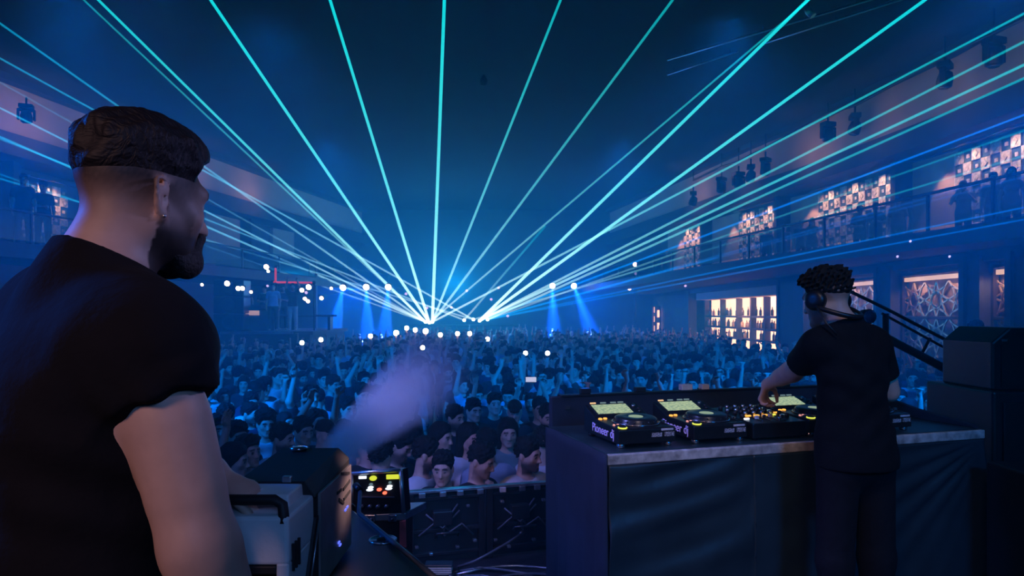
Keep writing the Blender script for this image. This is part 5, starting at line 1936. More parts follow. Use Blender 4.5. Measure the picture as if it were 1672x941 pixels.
# ---- the road case under the fog machine
CZ = 2.166
g = Vector((-0.514, 0.857, 0)); gl = Vector((-0.857, -0.514, 0))
E0 = Vector((-0.115, 1.375, 0)); E1 = Vector((-0.46, 1.95, 0))
E2, E3 = E1 + gl * 0.37, E0 + gl * 0.37
rc = thing('road_case', 'black road case on which the fog machine stands, with a round recessed latch', 'road case', ((E0 + E2) / 2) + Vector((0, 0, STAGE)))
up = lambda v, z: Vector((v.x, v.y, z))
MB().hexa([up(v, STAGE) for v in (E3, E0, E1, E2)], [up(v, CZ - 0.30) for v in (E3, E0, E1, E2)]).build('body', M['black_plastic'], rc, bevel=0.008)
MB().hexa([up(v, CZ - 0.29) for v in (E3, E0, E1, E2)], [up(v, CZ) for v in (E3, E0, E1, E2)]).build('lid', M['black_plastic'], rc, bevel=0.008)
MB().hexa([up(v, CZ - 0.302) for v in (E3, E0, E1, E2)], [up(v, CZ - 0.288) for v in (E3, E0, E1, E2)]).build('joint_strip', M['aluminium'], rc)
p = pix(625, 880, 1115 * (EYE - CZ - 0.004) / (880 - HY))
MB().lathe((p.x, p.y, CZ), [(0.034, 0.0), (0.034, 0.0035), (0.031, 0.0045), (0.029, 0.0030), (0.0, 0.0028)], 30).build('latch_dish', M['chrome'], rc)
MB().box((p.x, p.y, CZ + 0.005), (0.030, 0.008, 0.006), Matrix.Rotation(0.5, 3, 'Z')).build('latch_key', M['black_metal'], rc, bevel=0.002)
for v in (E0, E1):
    MB().ball(up(v, CZ - 0.004), 0.014, 12, 8).build('ball_corner', M['black_metal'], rc)
# a cable lying over the case edge
t = thing('power_cable', 'black cable lying along the edge of the road case', 'cable', up(E1, CZ))
pts = [up(E1, CZ + 0.008) + Vector((0.02, 0.03, 0.03)), up(E1.lerp(E0, 0.15), CZ + 0.010) + gl * 0.01, up(E1.lerp(E0, 0.4), CZ + 0.008) + gl * 0.012, up(E1.lerp(E0, 0.7), CZ + 0.008) + gl * 0.016, up(E1.lerp(E0, 0.95), CZ + 0.008) + gl * 0.02]
MB().tube(pts, 0.006, 8).build('sheath', M['cable_grey'], t)
MB().cyl(pts[0], pts[0] + Vector((-0.02, 0.03, 0.01)), 0.010).build('plug', M['black_plastic'], t)

# ---- the fog machine
fm = thing('fog_machine', 'white-tanked fog machine with black hood and handle, held by the man in front', 'fog machine', (-0.46, 1.42, CZ))
XR = -0.386
# hood: flat top, bevel on its right side, slim lower lip
d0, d1 = 1.36, 1.62
MB().hexa([(-0.545, d0, 2.30), (XR, d0, 2.30), (XR, d1, 2.30), (-0.545, d1, 2.30)], [(-0.545, d0, 2.358), (XR, d0, 2.358), (XR, d1, 2.377), (-0.545, d1, 2.377)]).build('hood_base', M['hood_black'], fm, bevel=0.002)
MB().hexa([(-0.548, d0 - 0.012, 2.356), (XR - 0.001, d0 - 0.012, 2.356), (XR - 0.001, d1 + 0.004, 2.376), (-0.548, d1 + 0.004, 2.376)],
          [(-0.545, d0 - 0.008, 2.387), (-0.410, d0 - 0.008, 2.387), (-0.411, d1, 2.401), (-0.545, d1, 2.401)]).build('hood', M['hood_black'], fm, bevel=0.0015)
MB().lathe((-0.50, 1.60, 2.400), [(0.018, 0.0), (0.020, 0.006), (0.010, 0.008), (0, 0.008)], 20).build('filler_cap', M['chrome'], fm)
# side plate with slots
MB().box((XR + 0.002, (d0 + d1) / 2, (CZ + 2.36) / 2 + 0.004), (0.006, d1 - d0, 2.36 - CZ - 0.004)).build('side_plate', M['brushed'], fm, bevel=0.001)
MB().hexa([(-0.545, d0 + 0.004, CZ + 0.004), (XR - 0.004, d0 + 0.004, CZ + 0.004), (XR - 0.004, d1, CZ + 0.004), (-0.545, d1, CZ + 0.004)], [(-0.545, d0 + 0.004, 2.30), (XR - 0.004, d0 + 0.004, 2.30), (XR - 0.004, d1, 2.30), (-0.545, d1, 2.30)]).build('machine_body', M['hood_black'], fm)
sy = lambda px: 1115 * -XR / (836 - px)
for k, (pa, pb) in enumerate((((556, 800), (567, 785)), ((557, 816), (567, 802)), ((553, 774), (566, 773)), ((546, 806), (553, 800)), ((549, 816), (557, 822)))):
    ya, yb = sy(pa[0]), sy(pb[0])
    A_ = Vector((XR + 0.006, ya, EYE - (pa[1] - HY) / FPX * ya)); B_ = Vector((XR + 0.006, yb, EYE - (pb[1] - HY) / FPX * yb))
    MB().box((A_ + B_) / 2, (0.003, (B_ - A_).length, 0.0065), frame_from(y=B_ - A_, x=(1, 0, 0))).build('slot', M['hood_black'], fm)
for px, py in ((549, 886), (551, 890), (560, 833), (563, 828)):
    y = sy(px)
    MB().box((XR + 0.006, y, EYE - (py - HY) / FPX * y), (0.003, 0.012, 0.004)).build('indicator', M['blue_led'], fm)
MB().cyl((-0.47, d1, 2.345), (-0.455, d1 + 0.07, 2.355), 0.020, 0.014).build('nozzle', M['chrome'], fm)
# white tank
TY0 = 1.20
mb = MB().hexa([(-0.545, TY0, 2.276), (XR - 0.006, TY0, 2.276), (XR - 0.004, 1.352, 2.276), (-0.545, 1.352, 2.276)], [(-0.545, TY0 + 0.002, 2.362), (XR - 0.008, TY0 + 0.002, 2.362), (XR - 0.006, 1.352, 2.362), (-0.545, 1.352, 2.362)])
mb.build('tank', M['white_plastic'], fm, bevel=0.007, segs=3)
MB().hexa([(-0.545, 1.262, 2.358), (-0.412, 1.262, 2.358), (-0.412, 1.350, 2.358), (-0.545, 1.350, 2.358)], [(-0.540, 1.266, 2.384), (-0.414, 1.266, 2.384), (-0.414, 1.350, 2.384), (-0.540, 1.350, 2.384)]).build('tank_step', M['white_plastic'], fm, bevel=0.004, segs=3)
MB().tube([(-0.500 + 0.024 * math.cos(t_), 1.30 + 0.012 * math.sin(t_), 2.3855) for t_ in np.linspace(0, 2 * PI, 22)], 0.0016, 6).build('moulded_ring', M['white_plastic'], fm)
MB().hexa([(-0.415, TY0 + 0.0, CZ + 0.006), (XR - 0.006, TY0 + 0.0, CZ + 0.006), (XR - 0.004, 1.352, CZ + 0.006), (-0.415, 1.352, CZ + 0.006)], [(-0.415, TY0, 2.28), (XR - 0.006, TY0, 2.28), (XR - 0.004, 1.352, 2.28), (-0.415, 1.352, 2.28)]).build('tank_leg', M['white_plastic'], fm, bevel=0.004)
MB().box((-0.485, 1.285, 2.222), (0.135, 0.12, 0.105)).build('dark_recess', M['hood_black'], fm, bevel=0.003)
MB().box((-0.478, TY0 + 0.006, 2.268), (0.128, 0.014, 0.016)).build('recess_frame', M['hood_black'], fm, bevel=0.003)
for k in range(3):
    MB().box((XR - 0.0045, TY0 + 0.018 + 0.016 * k, 2.285), (0.006, 0.005, 0.048)).build('vent_slot', M['hood_black'], fm)
MB().prism([(XR + 0.001, 1.345, 2.318), (XR + 0.001, 1.362, 2.318), (XR + 0.001, 1.362, CZ + 0.004), (XR + 0.001, 1.262, CZ + 0.004)], (-0.006, 0, 0)).build('bracket', M['hood_black'], fm, bevel=0.001)
MB().tube([(XR + 0.003, 1.352, 2.31), (XR + 0.004, 1.325, 2.26), (XR + 0.004, 1.290, 2.20)], 0.002, 6).build('bracket_edge', M['aluminium'], fm)
# handle
hz, hy_ = 2.386, 1.222
MB().tube([(-0.535, hy_ + 0.02, 2.362), (-0.530, hy_ + 0.004, hz - 0.004), (-0.520, hy_, hz), (-0.424, hy_, hz), (-0.409, hy_ - 0.004, hz - 0.008), (-0.405, hy_ - 0.010, hz - 0.026), (-0.405, hy_ - 0.012, 2.348)], [0.0085, 0.009, 0.010, 0.010, 0.010, 0.010, 0.010], 8).build('handle', M['hood_black'], fm)
MB().box((-0.445, 1.352, 2.392), (0.018, 0.012, 0.012)).build('catch', M['aluminium'], fm, bevel=0.002)

# ---- smoke that the machine blows out over the stage front
sm = bpy.data.materials.new('smoke')
sm.use_nodes = True
nt = sm.node_tree
nt.nodes.remove(nt.nodes['Principled BSDF'])
vsn = nt.nodes.new('ShaderNodeVolumeScatter')
vsn.inputs['Color'].default_value = (0.96, 0.95, 1.0, 1)
vsn.inputs['Anisotropy'].default_value = 0.1
tc = nt.nodes.new('ShaderNodeTexCoord')
mp = nt.nodes.new('ShaderNodeMapping')
sep = nt.nodes.new('ShaderNodeSeparateXYZ')
nz_ = nt.nodes.new('ShaderNodeTexNoise')
nz_.inputs['Scale'].default_value = 2.6
nz_.inputs['Detail'].default_value = 4
mth = lambda op, a=None, b=None: (lambda n: (setattr(n, 'operation', op), [n.inputs[i].__setattr__('default_value', x) for i, x in enumerate((a, b)) if isinstance(x, (int, float))], [nt.links.new(x, n.inputs[i]) for i, x in enumerate((a, b)) if x is not None and not isinstance(x, (int, float))], n)[-1].outputs[0])(nt.nodes.new('ShaderNodeMath'))
nt.links.new(tc.outputs['Object'], sep.inputs[0])
nt.links.new(tc.outputs['Object'], nz_.inputs['Vector'])
# object space: z runs along the plume 0..L, radius grows with z
PL, PR0, PR1 = 4.2, 0.05, 0.40
zz = mth('DIVIDE', sep.outputs['Z'], PL)
rad = mth('ADD', mth('MULTIPLY', zz, PR1 - PR0), PR0)
rr_ = mth('SQRT', mth('ADD', mth('MULTIPLY', sep.outputs['X'], sep.outputs['X']), mth('MULTIPLY', sep.outputs['Y'], sep.outputs['Y'])))
edge = mth('SUBTRACT', 1.0, mth('DIVIDE', rr_, rad))
nv_ = mth('MULTIPLY', mth('SUBTRACT', nz_.outputs['Fac'], 0.5), mth('ADD', mth('MULTIPLY', zz, 1.9), 0.25))
body = mth('MAXIMUM', mth('ADD', edge, nv_), 0.0)
fall = mth('POWER', mth('MAXIMUM', mth('SUBTRACT', 1.0, zz), 0.0), 1.2)
thin = mth('DIVIDE', 1.0, mth('ADD', mth('MULTIPLY', zz, 5.0), 0.35))
dens = mth('MULTIPLY', mth('MULTIPLY', body, fall), mth('MULTIPLY', thin, SMOKE_DENSITY))
nt.links.new(dens, vsn.inputs['Density'])
nt.links.new(vsn.outputs[0], nt.nodes['Material Output'].inputs['Volume'])
S0 = Vector((-0.435, 1.70, 2.375))
S1 = pix(722, 585, 6.2)
axis = (S1 - S0).normalized()
mb = MB()
mb.lathe((0, 0, 0), [(0.04, 0.0), (PR0 * 1.3 + 0.10, PL * 0.1), (PR1 * 0.62, PL * 0.45), (PR1 * 1.0, PL * 0.8), (PR1 * 0.9, PL)], 24)
so = mb.build('smoke_plume', sm)
so.location = S0
so.rotation_euler = axis.to_track_quat('Z', 'Y').to_euler()
tag(so, 'lavender plume of smoke blown from the fog machine over the crowd', 'smoke', kind='stuff')

# ---- floor cables and the pale block on the stage
rcb = random.Random(21)
for k in range(8):
    y0 = 4.02 - 0.035 * k
    pts = []
    for i in range(9):
        x = -0.33 + 0.95 * i / 8 + 0.02 * k
        pts.append((x, y0 + 0.10 * math.sin(i * 0.55 + k * 1.3) + 0.10 * i / 8, STAGE + 0.012 + 0.008 * (k % 3) + 0.006 * math.sin(i + k)))
    pts[0] = (pts[0][0], pts[0][1], STAGE + 0.010)
    t = thing('floor_cable', 'grey cable in the tangle lying on the stage behind the LED wall', 'cable', pts[0], 0, 'cables on the stage floor behind the LED wall')
    MB().tube(pts, 0.0085, 8).build('sheath', M['cable_grey'] if k % 3 else M['aluminium'], t)
    d_ = (Vector(pts[0]) - Vector(pts[1])).normalized()
    MB().cyl(pts[0], Vector(pts[0]) + d_ * 0.05, 0.013).build('plug', M['black_plastic'], t)
pts = [pix(748, 925, 1115 * 1.535 / 413), pix(775, 931, 4.05), pix(800, 925, 4.1), pix(830, 910, 4.2), pix(848, 897, 4.25)]
pts = [Vector((p_.x, p_.y, STAGE + 0.05 + 0.03 * i)) for i, p_ in enumerate(pts)]
pts[0].z = STAGE + 0.012
t = thing('looped_cable', 'pale cable looping up over the tangle of stage cables', 'cable', pts[0])
MB().tube(pts, 0.008, 8).build('sheath', M['cable_grey'], t)
MB().cyl(pts[-1], pts[-1] + Vector((0.03, 0.02, 0.02)), 0.013).build('plug', M['black_plastic'], t)
p = pix(717, 934, 1115 * (EYE - STAGE) / (936 - HY))
t = thing('cable_cover', 'small pale ridged block lying on the stage floor by the LED wall', 'block', (p.x, p.y, STAGE))
MB().box((p.x, p.y, STAGE + 0.024), (0.155, 0.07, 0.046)).build('block', M['cream'], t, bevel=0.004)
for k in range(3):
    MB().box((p.x, p.y - 0.036, STAGE + 0.012 + 0.012 * k), (0.15, 0.004, 0.003)).build('ridge', M['cable_grey'], t)
MB().box((p.x, p.y, STAGE + 0.054), (0.165, 0.08, 0.014)).build('lid', M['table_top'], t, bevel=0.003)

# ---- loudspeakers at the edge of the stage
SX = pix(1612, 590, 3.9).x
t = thing('subwoofer', 'big black subwoofer box carrying the loudspeaker beside the desk', 'loudspeaker', (SX + 0.40, 4.1, STAGE))
zt2 = EYE - (640 - HY) / FPX * 3.8
MB().box((SX + 0.40, 4.12, (STAGE + zt2) / 2), (0.86, 0.62, zt2 - STAGE)).build('cabinet', M['black_plastic'], t, bevel=0.015)
MB().box((SX + 0.40, 3.803, (STAGE + zt2) / 2), (0.76, 0.02, zt2 - STAGE - 0.12)).build('grille', M['black_metal'], t, bevel=0.004)
MB().box((SX + 0.02, 3.80, STAGE + 0.62), (0.04, 0.02, 0.10)).build('side_handle', M['deck_top'], t, bevel=0.004)
t = thing('loudspeaker', 'black loudspeaker with sloping shoulder on top of the subwoofer', 'loudspeaker', (SX + 0.36, 4.1, zt2))
h2 = EYE - (535 - HY) / FPX * 3.9 - zt2
prof = [(0.0, 0.0), (0.0, h2 * 0.76), (0.10, h2), (0.62, h2), (0.70, h2 * 0.8), (0.70, 0.0)]
MB().prism([Vector((SX + x, 3.86, zt2 + z)) for x, z in prof], (0, 0.45, 0)).build('cabinet', M['black_plastic'], t, bevel=0.012)
MB().prism([Vector((SX + 0.35 + (x - 0.35) * 0.86, 3.852, zt2 + 0.02 + z * 0.88)) for x, z in prof], (0, 0.012, 0)).build('grille', M['black_metal'], t)
MB().box((SX + 0.06, 3.85, zt2 + h2 * 0.80), (0.03, 0.01, 0.012)).build('badge', M['chrome'], t)
p = pix(1665, 778, 3.2)
t = thing('equipment_box', 'small dark equipment box with a pale strip, below the loudspeakers', 'box', (p.x + 0.1, 3.2, STAGE))
MB().box((p.x + 0.13, 3.25, (STAGE + p.z + 0.03) / 2), (0.30, 0.30, p.z + 0.03 - STAGE)).build('box', M['black_plastic'], t, bevel=0.01)
MB().box((p.x + 0.05, 3.097, p.z), (0.11, 0.006, 0.022)).build('pale_strip', M['white_print'], t)

# ---- the slanting stair rail beyond the desk
RD = 5.6
t = thing('stair_railing', 'slanting blue-lit stair railing beyond the desk beside the loudspeaker', 'railing', pix(1500, 600, RD))
for pts, r_, nm in (([(1388, 476), (1450, 506), (1622, 596)], 0.014, 'handrail'), ([(1440, 512), (1640, 622)], 0.011, 'middle_rail'), ([(1440, 548), (1520, 590), (1640, 655)], 0.034, 'stringer')):
    MB().tube([pix(x, y, RD) for x, y in pts], r_, 10).build(nm, M['black_metal'], t)
for (x0, y0, x1, y1) in ((1503, 581, 1519, 552), (1588, 627, 1600, 596)):
    MB().tube([pix(x0, y0, RD), pix(x1, y1, RD)], 0.012, 8).build('post', M['black_metal'], t)
for px in (1446, 1636):
    a_ = pix(px, 512 if px < 1500 else 610, RD)
    MB().tube([a_, (a_.x, a_.y, 0.0)], 0.025, 8).build('support', M['black_metal'], t)
point_lamp(1420, 517, 5.45, 11, M['glass_lens'], 'round_lamp', 'round dark lamp on the stair railing beside the shoulder of the DJ', 'lamp', aim=(0, -1, 0))

# ------------------------------------------------------------------ the crowd
rc_ = random.Random(40)
SHIRTS = {'white': (0.62, 0.64, 0.68), 'pale blue': (0.34, 0.44, 0.58), 'grey': (0.22, 0.23, 0.25), 'black': (0.018, 0.018, 0.022), 'navy': (0.03, 0.04, 0.09), 'dark red': (0.16, 0.03, 0.035), 'dark green': (0.03, 0.07, 0.05)}
LOOK = {'plain': 'arms down', 'bearded': 'one arm folded', 'right_up': 'right arm raised', 'left_fist': 'left fist raised', 'film': 'both arms raised', 'phone': 'hands at chest',
        'face': 'hand at chin', 'woman': 'long hair', 'woman_fold': 'long hair, folded arms', 'cap': 'in a cap', 'curly': 'curly hair', 'woman_up': 'long hair, raised arm'}
placed = []


def facing(x, y):
    """turn so that somebody at (x, y) looks at the DJ desk"""
    return math.atan2(1.2 - x, -(3.6 - y))


def free(x, y, r=0.44):
    return all((x - a) ** 2 + (y - b) ** 2 > r * r for a, b in placed)


def front(px, py, vn, shirt, label, turn=0.0, d=None, kids=(1, 2, 3)):
    """somebody whose head centre shows at (px, py)"""
    if d is None:
        d = FPX * (EYE - 1.625) / (py - HY)
    d = max(d, 5.12)
    z = EYE - (py - HY) / FPX * d
    x = (px - CX) / FPX * d
    placed.append((x, d))
    return crowd_person(vn, (x, d, 0), facing(x, d) + turn, SHIRTS.get(shirt, shirt), label, None, max(0.86, z / 1.625), kids=kids)


front(858, 742, 'bearded', 'white', 'bearded person in white tee looking down, close behind the LED wall', 0.1)
front(780, 752, 'face', 'black', 'person in black tee with hand at the face, leaning near the LED wall', 0.25)
p_ = front(724, 764, 'plain', 'black', 'person in black tee with white print, turned aside close behind the LED wall', -0.9)
front(763, 715, 'woman', 'white', 'long-haired woman in white top behind the person with hand at the face', 0.1)
front(828, 706, 'woman_fold', (0.20, 0.30, 0.33), 'long-haired woman in grey-green top with folded arms, beside the bearded person in white', -0.1)
front(886, 724, 'plain', 'white', 'person in white tee seen from behind, next to the draped end of the desk', 2.6)
front(797, 728, 'plain', 'pale blue', 'person in pale tee seen from behind, between the two women', 3.0)
front(741, 682, 'bearded', 'black', 'bearded person in black tee behind the woman in white', 0.1)
front(771, 670, 'plain', 'black', 'short-haired person in black tee behind the bearded one in black', 0.2)
front(880, 667, 'plain', (0.05, 0.015, 0.02), 'person in very dark red tee facing us near the end of the desk', 0.0)
front(912, 672, 'curly', 'grey', 'curly-haired person half hidden by the draped end of the desk', 0.3)
front(675, 716, 'plain', 'navy', 'person in navy tee seen from behind beside the lit control case', 3.1)
front(648, 728, 'phone', 'black', 'person in black looking down behind the control case', 0.4)
front(690, 742, 'bearded', 'white', 'person in white tee low behind the LED wall, just right of the control case', 0.5)
front(457, 716, 'bearded', 'white', 'bearded person in white tee just above the fog machine hood', 0.1)
front(492, 704, 'plain', 'black', 'short-haired person in black above the fog machine hood', 0.0)
front(400, 738, 'right_up', 'pale blue', 'person in pale blue with raised open hand beside the front man', 0.0)
front(431, 692, 'left_fist', 'white', 'curly-haired person in white with raised fist behind the fog machine', 0.0)
front(376, 752, 'woman', 'black', 'long-haired woman in black right against the arm of the man in front', 0.3)
front(386, 712, 'plain', 'navy', 'short-haired person in navy just right of the sleeve of the man in front', -0.2)
front(526, 709, 'cap', 'navy', 'person in navy cap right behind the top of the fog machine hood', 0.6)
front(600, 728, 'plain', 'black', 'person in black seen from behind under the mouth of the smoke plume', 2.8)
front(622, 748, 'curly', 'black', 'curly-haired person in black seen from behind, low beside the control case', 2.4)
front(512, 690, 'film', 'white', 'person in white with both arms up behind the capped person', 0.2)
front(350, 700, 'plain', 'grey', 'person in grey mostly hidden by the sleeve of the man in front', 0.0)
front(558, 712, 'phone', 'pale blue', 'person in pale blue with both hands up at the mouth of the smoke plume', 0.1)
front(838, 672, 'cap', 'black', 'person in black cap behind the long-haired woman in grey-green', 0.2)
front(806, 660, 'right_up', 'black', 'person in black with raised open hand behind the two women', 0.0)
front(716, 714, 'woman', 'navy', 'long-haired woman in navy behind the person with the white print', 0.3)
front(566, 668, 'plain', 'pale blue', 'person in pale blue half inside the lower smoke plume', 0.1)
# print on the black tee
xf = p_.matrix_basis
pm = MB()
for k in range(3):
    pm.box((0.0, -0.123, 1.30 - 0.028 * k), (0.15 - 0.02 * (k == 1), 0.010, 0.012))
pr = pm.build('shirt_print', M['white_print'])
pr.parent = p_


def zone(px):
    for lim, t in ((430, 'beside the front man'), (560, 'behind the fog machine'), (690, 'at the smoke plume'), (800, 'below the lasers'), (915, 'behind the LED wall'),
                   (1000, 'past the desk end'), (1110, 'past the end player'), (1230, 'past the mixer'), (1340, 'left of the DJ'), (1470, 'behind the DJ'), (9999, 'right of the DJ')):
        if px < lim:
            return t


def seen(px, py):
    """whether the head of somebody there is not wholly behind the men, the desk and the gear"""
    if px < 352 or px > 1606:
        return False
    if 395 < px < 575 and py > 728:
        return False
    if 912 < px < 1330 and py > 640 - (px - 912) * 0.03:
        return False
    if 1330 <= px <= 1445:
        return False
    if px > 1445 and py > 668:
        return False
    return True


cells = []
y = 5.35
row = 0
while y < 41:
    x = -0.80 * y - 1
    step = 0.60 + 0.010 * y
    x += (row % 2) * step / 2
    while x < min(0.75 * y + 1, 9.0):
        cells.append((x + rc_.uniform(-0.16, 0.16), y + rc_.uniform(-0.14, 0.14)))
        x += step
    y += 0.52 + 0.012 * y
    row += 1
cells.sort(key=lambda c: c[1])
labels_used = {}
LIMIT = 300 - len(placed)
indiv, specks = [], []
for x, y in cells:
    if not free(x, y) or (x < -6.9 and 24.2 < y < 29.8) or (x < -6 and y > 31):
        continue
    px = CX + FPX * x / y
    py = HY + FPX * (EYE - 1.62) / y
    if x > 8.7 or x < -12.4:
        continue
    if not seen(px, py):
        if y > 5.6:                                   # hidden behind the performers and the desk
            placed.append((x, y))
            specks.append((x, y))
        continue
    placed.append((x, y))
    if len(indiv) < LIMIT:
        indiv.append((x, y, px, py))
    else:
        specks.append((x, y))
vw = ['plain'] * 6 + ['bearded'] * 4 + ['right_up'] * 2 + ['left_fist'] + ['film'] * 2 + ['phone'] * 2 + ['face'] * 2 + ['woman'] * 3 + ['woman_fold'] * 2 + ['cap'] * 2 + ['curly'] * 3 + ['woman_up']
sw = ['white'] * 4 + ['pale blue'] * 3 + ['grey'] * 3 + ['black'] * 13 + ['navy'] * 5 + ['dark red'] + ['dark green']
ORD = ('', ', second nearest', ', third nearest', ', fourth nearest', ', fifth nearest', ', sixth nearest', ', seventh nearest')
for x, y, px, py in indiv:
    for _try in range(60):
        vn, sh = rc_.choice(vw), rc_.choice(sw)
        depth = 'near the stage' if y < 7.5 else ('some rows back' if y < 11 else ('amid the crowd' if y < 14.5 else 'deep in the crowd'))
        who = 'woman' if vn.startswith('woman') else 'person'
        lab = '%s in %s, %s, %s, %s' % (who, sh, LOOK[vn], zone(px), depth)
        if lab not in labels_used:
            break
    n = labels_used.get(lab, 0)
    labels_used[lab] = n + 1
    turn = rc_.gauss(0, 0.35) + (PI * 0.9 if rc_.random() < 0.10 else 0)
    s = rc_.uniform(0.95, 1.06) * (0.95 if who == 'woman' else 1.0)
    crowd_person(vn, (x, y, 0), facing(x, y) + turn, SHIRTS[sh], lab + ORD[min(n, 6)], None, s, kids=(1, 2, 3))

# the rest, too far off to tell apart
Vs, Fs, Cs = [], [], []
base = 0
keys = list(SPECK)
cache = {}
for k in keys:
    parts = SPECK[k]
    cache[k] = []
    for i, (V, F, C) in enumerate(parts):
        cache[k].append((V, F, C, i))
for x, y in specks:
    k = rc_.choice(keys + ['plain', 'plain', 'plain'])
    a = facing(x, y) + rc_.gauss(0, 0.4)
    s = rc_.uniform(0.94, 1.07)
    c, sn = math.cos(a) * s, math.sin(a) * s
    sh = SHIRTS[rc_.choice(sw)]
    for V, F, C, i in cache[k]:
        W_ = np.stack([V[:, 0] * c - V[:, 1] * sn + x, V[:, 0] * sn + V[:, 1] * c + y, V[:, 2] * s], 1)
        Vs.append(W_)
        Fs.append(F + base)
        base += len(V)
        Cs.append(C if i == 0 else np.tile(np.array(sh if i == 1 else (0.012, 0.010, 0.012), dtype=np.float32), (len(V), 1)))
me = mesh_np('crowd', np.concatenate(Vs), np.concatenate(Fs))
paint(me, np.concatenate(Cs))
M['crowd_far'] = mat('crowd_far', (1, 1, 1), 0.8, attr='paint', noise=(20, 0.05))
cr = link_mesh('crowd', me, M['crowd_far'])
tag(cr, 'dense mass of far spectators filling the back of the hall', 'crowd', kind='stuff')
print('CROWD', len(indiv), len(specks), len(me.vertices))

# ---- people with lit phones
for i, (px, py, d, l) in enumerate(((493, 560, 17.0, 'left of the two by the platform'), (524, 555, 19.0, 'right of the two by the platform'), (605, 549, 22.0, 'alone left of the bunch below the lasers'),
                                    (647, 544, 25.0, 'big one left in the bunch'), (664, 536, 27.0, 'topmost of the bunch'), (678, 539, 26.0, 'second from the top of the bunch'),
                                    (695, 541, 26.0, 'bright one straight under the left lasers'), (719, 547, 23.5, 'lowest one of the bunch'), (747, 545, 24.5, 'left of the pair under the lasers'),
                                    (767, 545, 24.5, 'right of the pair under the lasers'), (796, 554, 19.5, 'bluish one right of the bunch'), (690, 568, 14.8, 'low one above the smoke plume'),
                                    (858, 577, 12.8, 'left of the pair beyond the mixer'), (894, 577, 12.8, 'right of the pair beyond the mixer'))):
    p = pix(px, py, d)
    t = thing('phone', 'phone with shining flash held up, ' + l, 'phone', p, 0, 'lit phones held up in the crowd')
    MB().box(p + Vector((0, 0.008, 0.0)), (0.076, 0.010, 0.155)).build('body', M['black_plastic'], t, bevel=0.003)
    rl = (4.6 if i in (3, 6) else 3.8) * d / FPX
    MB().lathe(p + Vector((0, -0.002, 0.0)), [(rl, -0.004), (rl, 0.002), (rl * 0.6, 0.3 * rl), (0.0, 0.4 * rl)], 14, frame_from(z=(0, -1, 0), x=(1, 0, 0))).build('flash', M['lens_phone'], t)
    if (px, py) in ((858, 577), (894, 577), (690, 568), (493, 560), (524, 555)) or d > 19:
        s = min(1.08, max(0.9, p.z / 1.98))
        hx, hy0, hz0 = -0.25 * s, -0.13 * s, 2.02 * s
        a = 0.0
        crowd_person('right_up', (p.x - hx, p.y - hy0 + 0.03, p.z - 0.05 - hz0 + 0.02), a, SHIRTS['black'], 'person in black under the lit phone ' + l, None, s)
p = pix(867, 620, 9.2)
crowd_person('film', (p.x, p.y + 0.19, p.z - 1.93), 0.0, SHIRTS['black'], 'person in black holding the glowing phone up with both hands', None, 0.98)
t = thing('bright_phone', 'phone with glowing pale screen filming amid the crowd', 'phone', p)
MB().box(p, (0.155, 0.010, 0.076)).build('body', M['black_plastic'], t, bevel=0.003)
MB().box(p + Vector((0, -0.006, 0)), (0.142, 0.002, 0.066)).build('screen', M['phone_screen'], t)

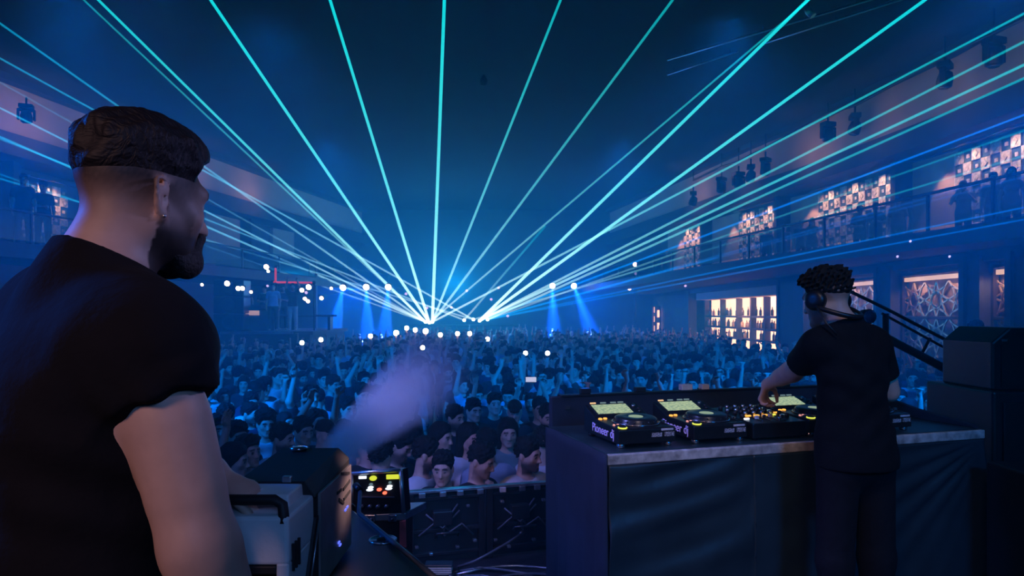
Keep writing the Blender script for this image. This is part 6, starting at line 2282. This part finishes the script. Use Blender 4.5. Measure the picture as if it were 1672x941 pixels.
# ---- people on the gallery, the platform and the stairs
for i, (px, py, d, vn, sh, l) in enumerate(((1573, 338, 14.2, 'phone', 'navy', 'person standing at the gallery rail left of the big checker panel'),
                                            (1622, 352, 13.6, 'plain', 'black', 'person at the gallery rail under the big checker panel'),
                                            (1652, 356, 13.2, 'woman', 'black', 'long-haired person at the gallery rail nearest the loudspeaker'),
                                            (1430, 366, 18.0, 'bearded', 'black', 'person at the gallery rail under the middle of the widest checker panel'),
                                            (1404, 372, 18.8, 'curly', 'navy', 'curly-haired person at the gallery rail under the widest checker panel'),
                                            (1466, 356, 17.2, 'plain', 'black', 'person at the gallery rail under the right end of the widest checker panel'),
                                            (1308, 366, 21.5, 'plain', 'black', 'person at the gallery rail between the widest and the narrower checker panel'),
                                            (1326, 388, 20.8, 'woman', 'navy', 'long-haired person low at the gallery rail between two checker panels'),
                                            (1280, 392, 22.4, 'curly', 'black', 'curly-haired person at the gallery rail under the narrower checker panel'),
                                            (1252, 396, 23.4, 'plain', 'black', 'person at the gallery rail under the left end of the narrower checker panel'),
                                            (1088, 404, 31.5, 'plain', 'black', 'person at the far end of the gallery rail'),
                                            (38, 396, 16.6, 'plain', 'black', 'person at the gallery rail behind the front man, left one'),
                                            (70, 398, 17.6, 'curly', 'black', 'person at the gallery rail behind the front man, right one'))):
    p = pix(px, py, d)
    x = p.x
    if x > 0:
        while x < Xback(d) - 1.25:
            d += 0.1
            x = (px - CX) / FPX * d
    else:
        x = min(x, MIRROR - Xfront(d) - 0.45)
    crowd_person(vn, (x, d, 4.35), facing(x, d), SHIRTS[sh], l, None, 1.0)
for px, py, d, vn, sh, l in ((478, 500, 25.4, 'film', 'black', 'dancer in pale trousers with arms up on the raised side platform'),
                             (446, 502, 25.2, 'plain', 'pale blue', 'person in pale top standing on the raised side platform'),
                             (432, 470, 27.6, 'curly', 'black', 'dark curly-haired figure standing high behind the platform desk'),
                             (402, 506, 26.4, 'woman', 'navy', 'long-haired person between the speaker tower and the platform desk'),
                             (462, 505, 26.9, 'bearded', 'navy', 'person in navy by the bench on the raised side platform')):
    p = pix(px, py, d)
    o = crowd_person(vn, (p.x, d, PZ), facing(p.x, d) * 0.5, SHIRTS[sh], l, None, 1.0)
    if vn == 'film':
        for c in o.children:
            if c.name.startswith('trousers'):
                c.data = c.data.copy()
                c.data.materials[0] = M['pale_trousers']
d = 9.2
p = pix(1597, 541, d)
st = thing('stair_landing', 'dark stair landing beyond the stair railing', 'landing', (p.x, d, 0))
zf = p.z - 1.62
MB().box((p.x, d + 0.05, zf - 0.05), (1.0, 1.0, 0.10)).build('tread', M['dark_wall'], st, bevel=0.01)
for sx in (-0.42, 0.42):
    MB().box((p.x + sx, d + 0.05, (zf - 0.1) / 2), (0.08, 0.9, zf - 0.1)).build('support', M['black_metal'], st)
crowd_person('phone', (p.x, d, zf), facing(p.x, d) - 0.3, SHIRTS['navy'], 'capped person high on the stair landing left of the loudspeaker', None, 1.0)

for o_ in bpy.data.objects:
    if o_.get('label') and len(o_['label'].replace(',', ' ').split()) > 16:
        print('LONG', o_['label'])
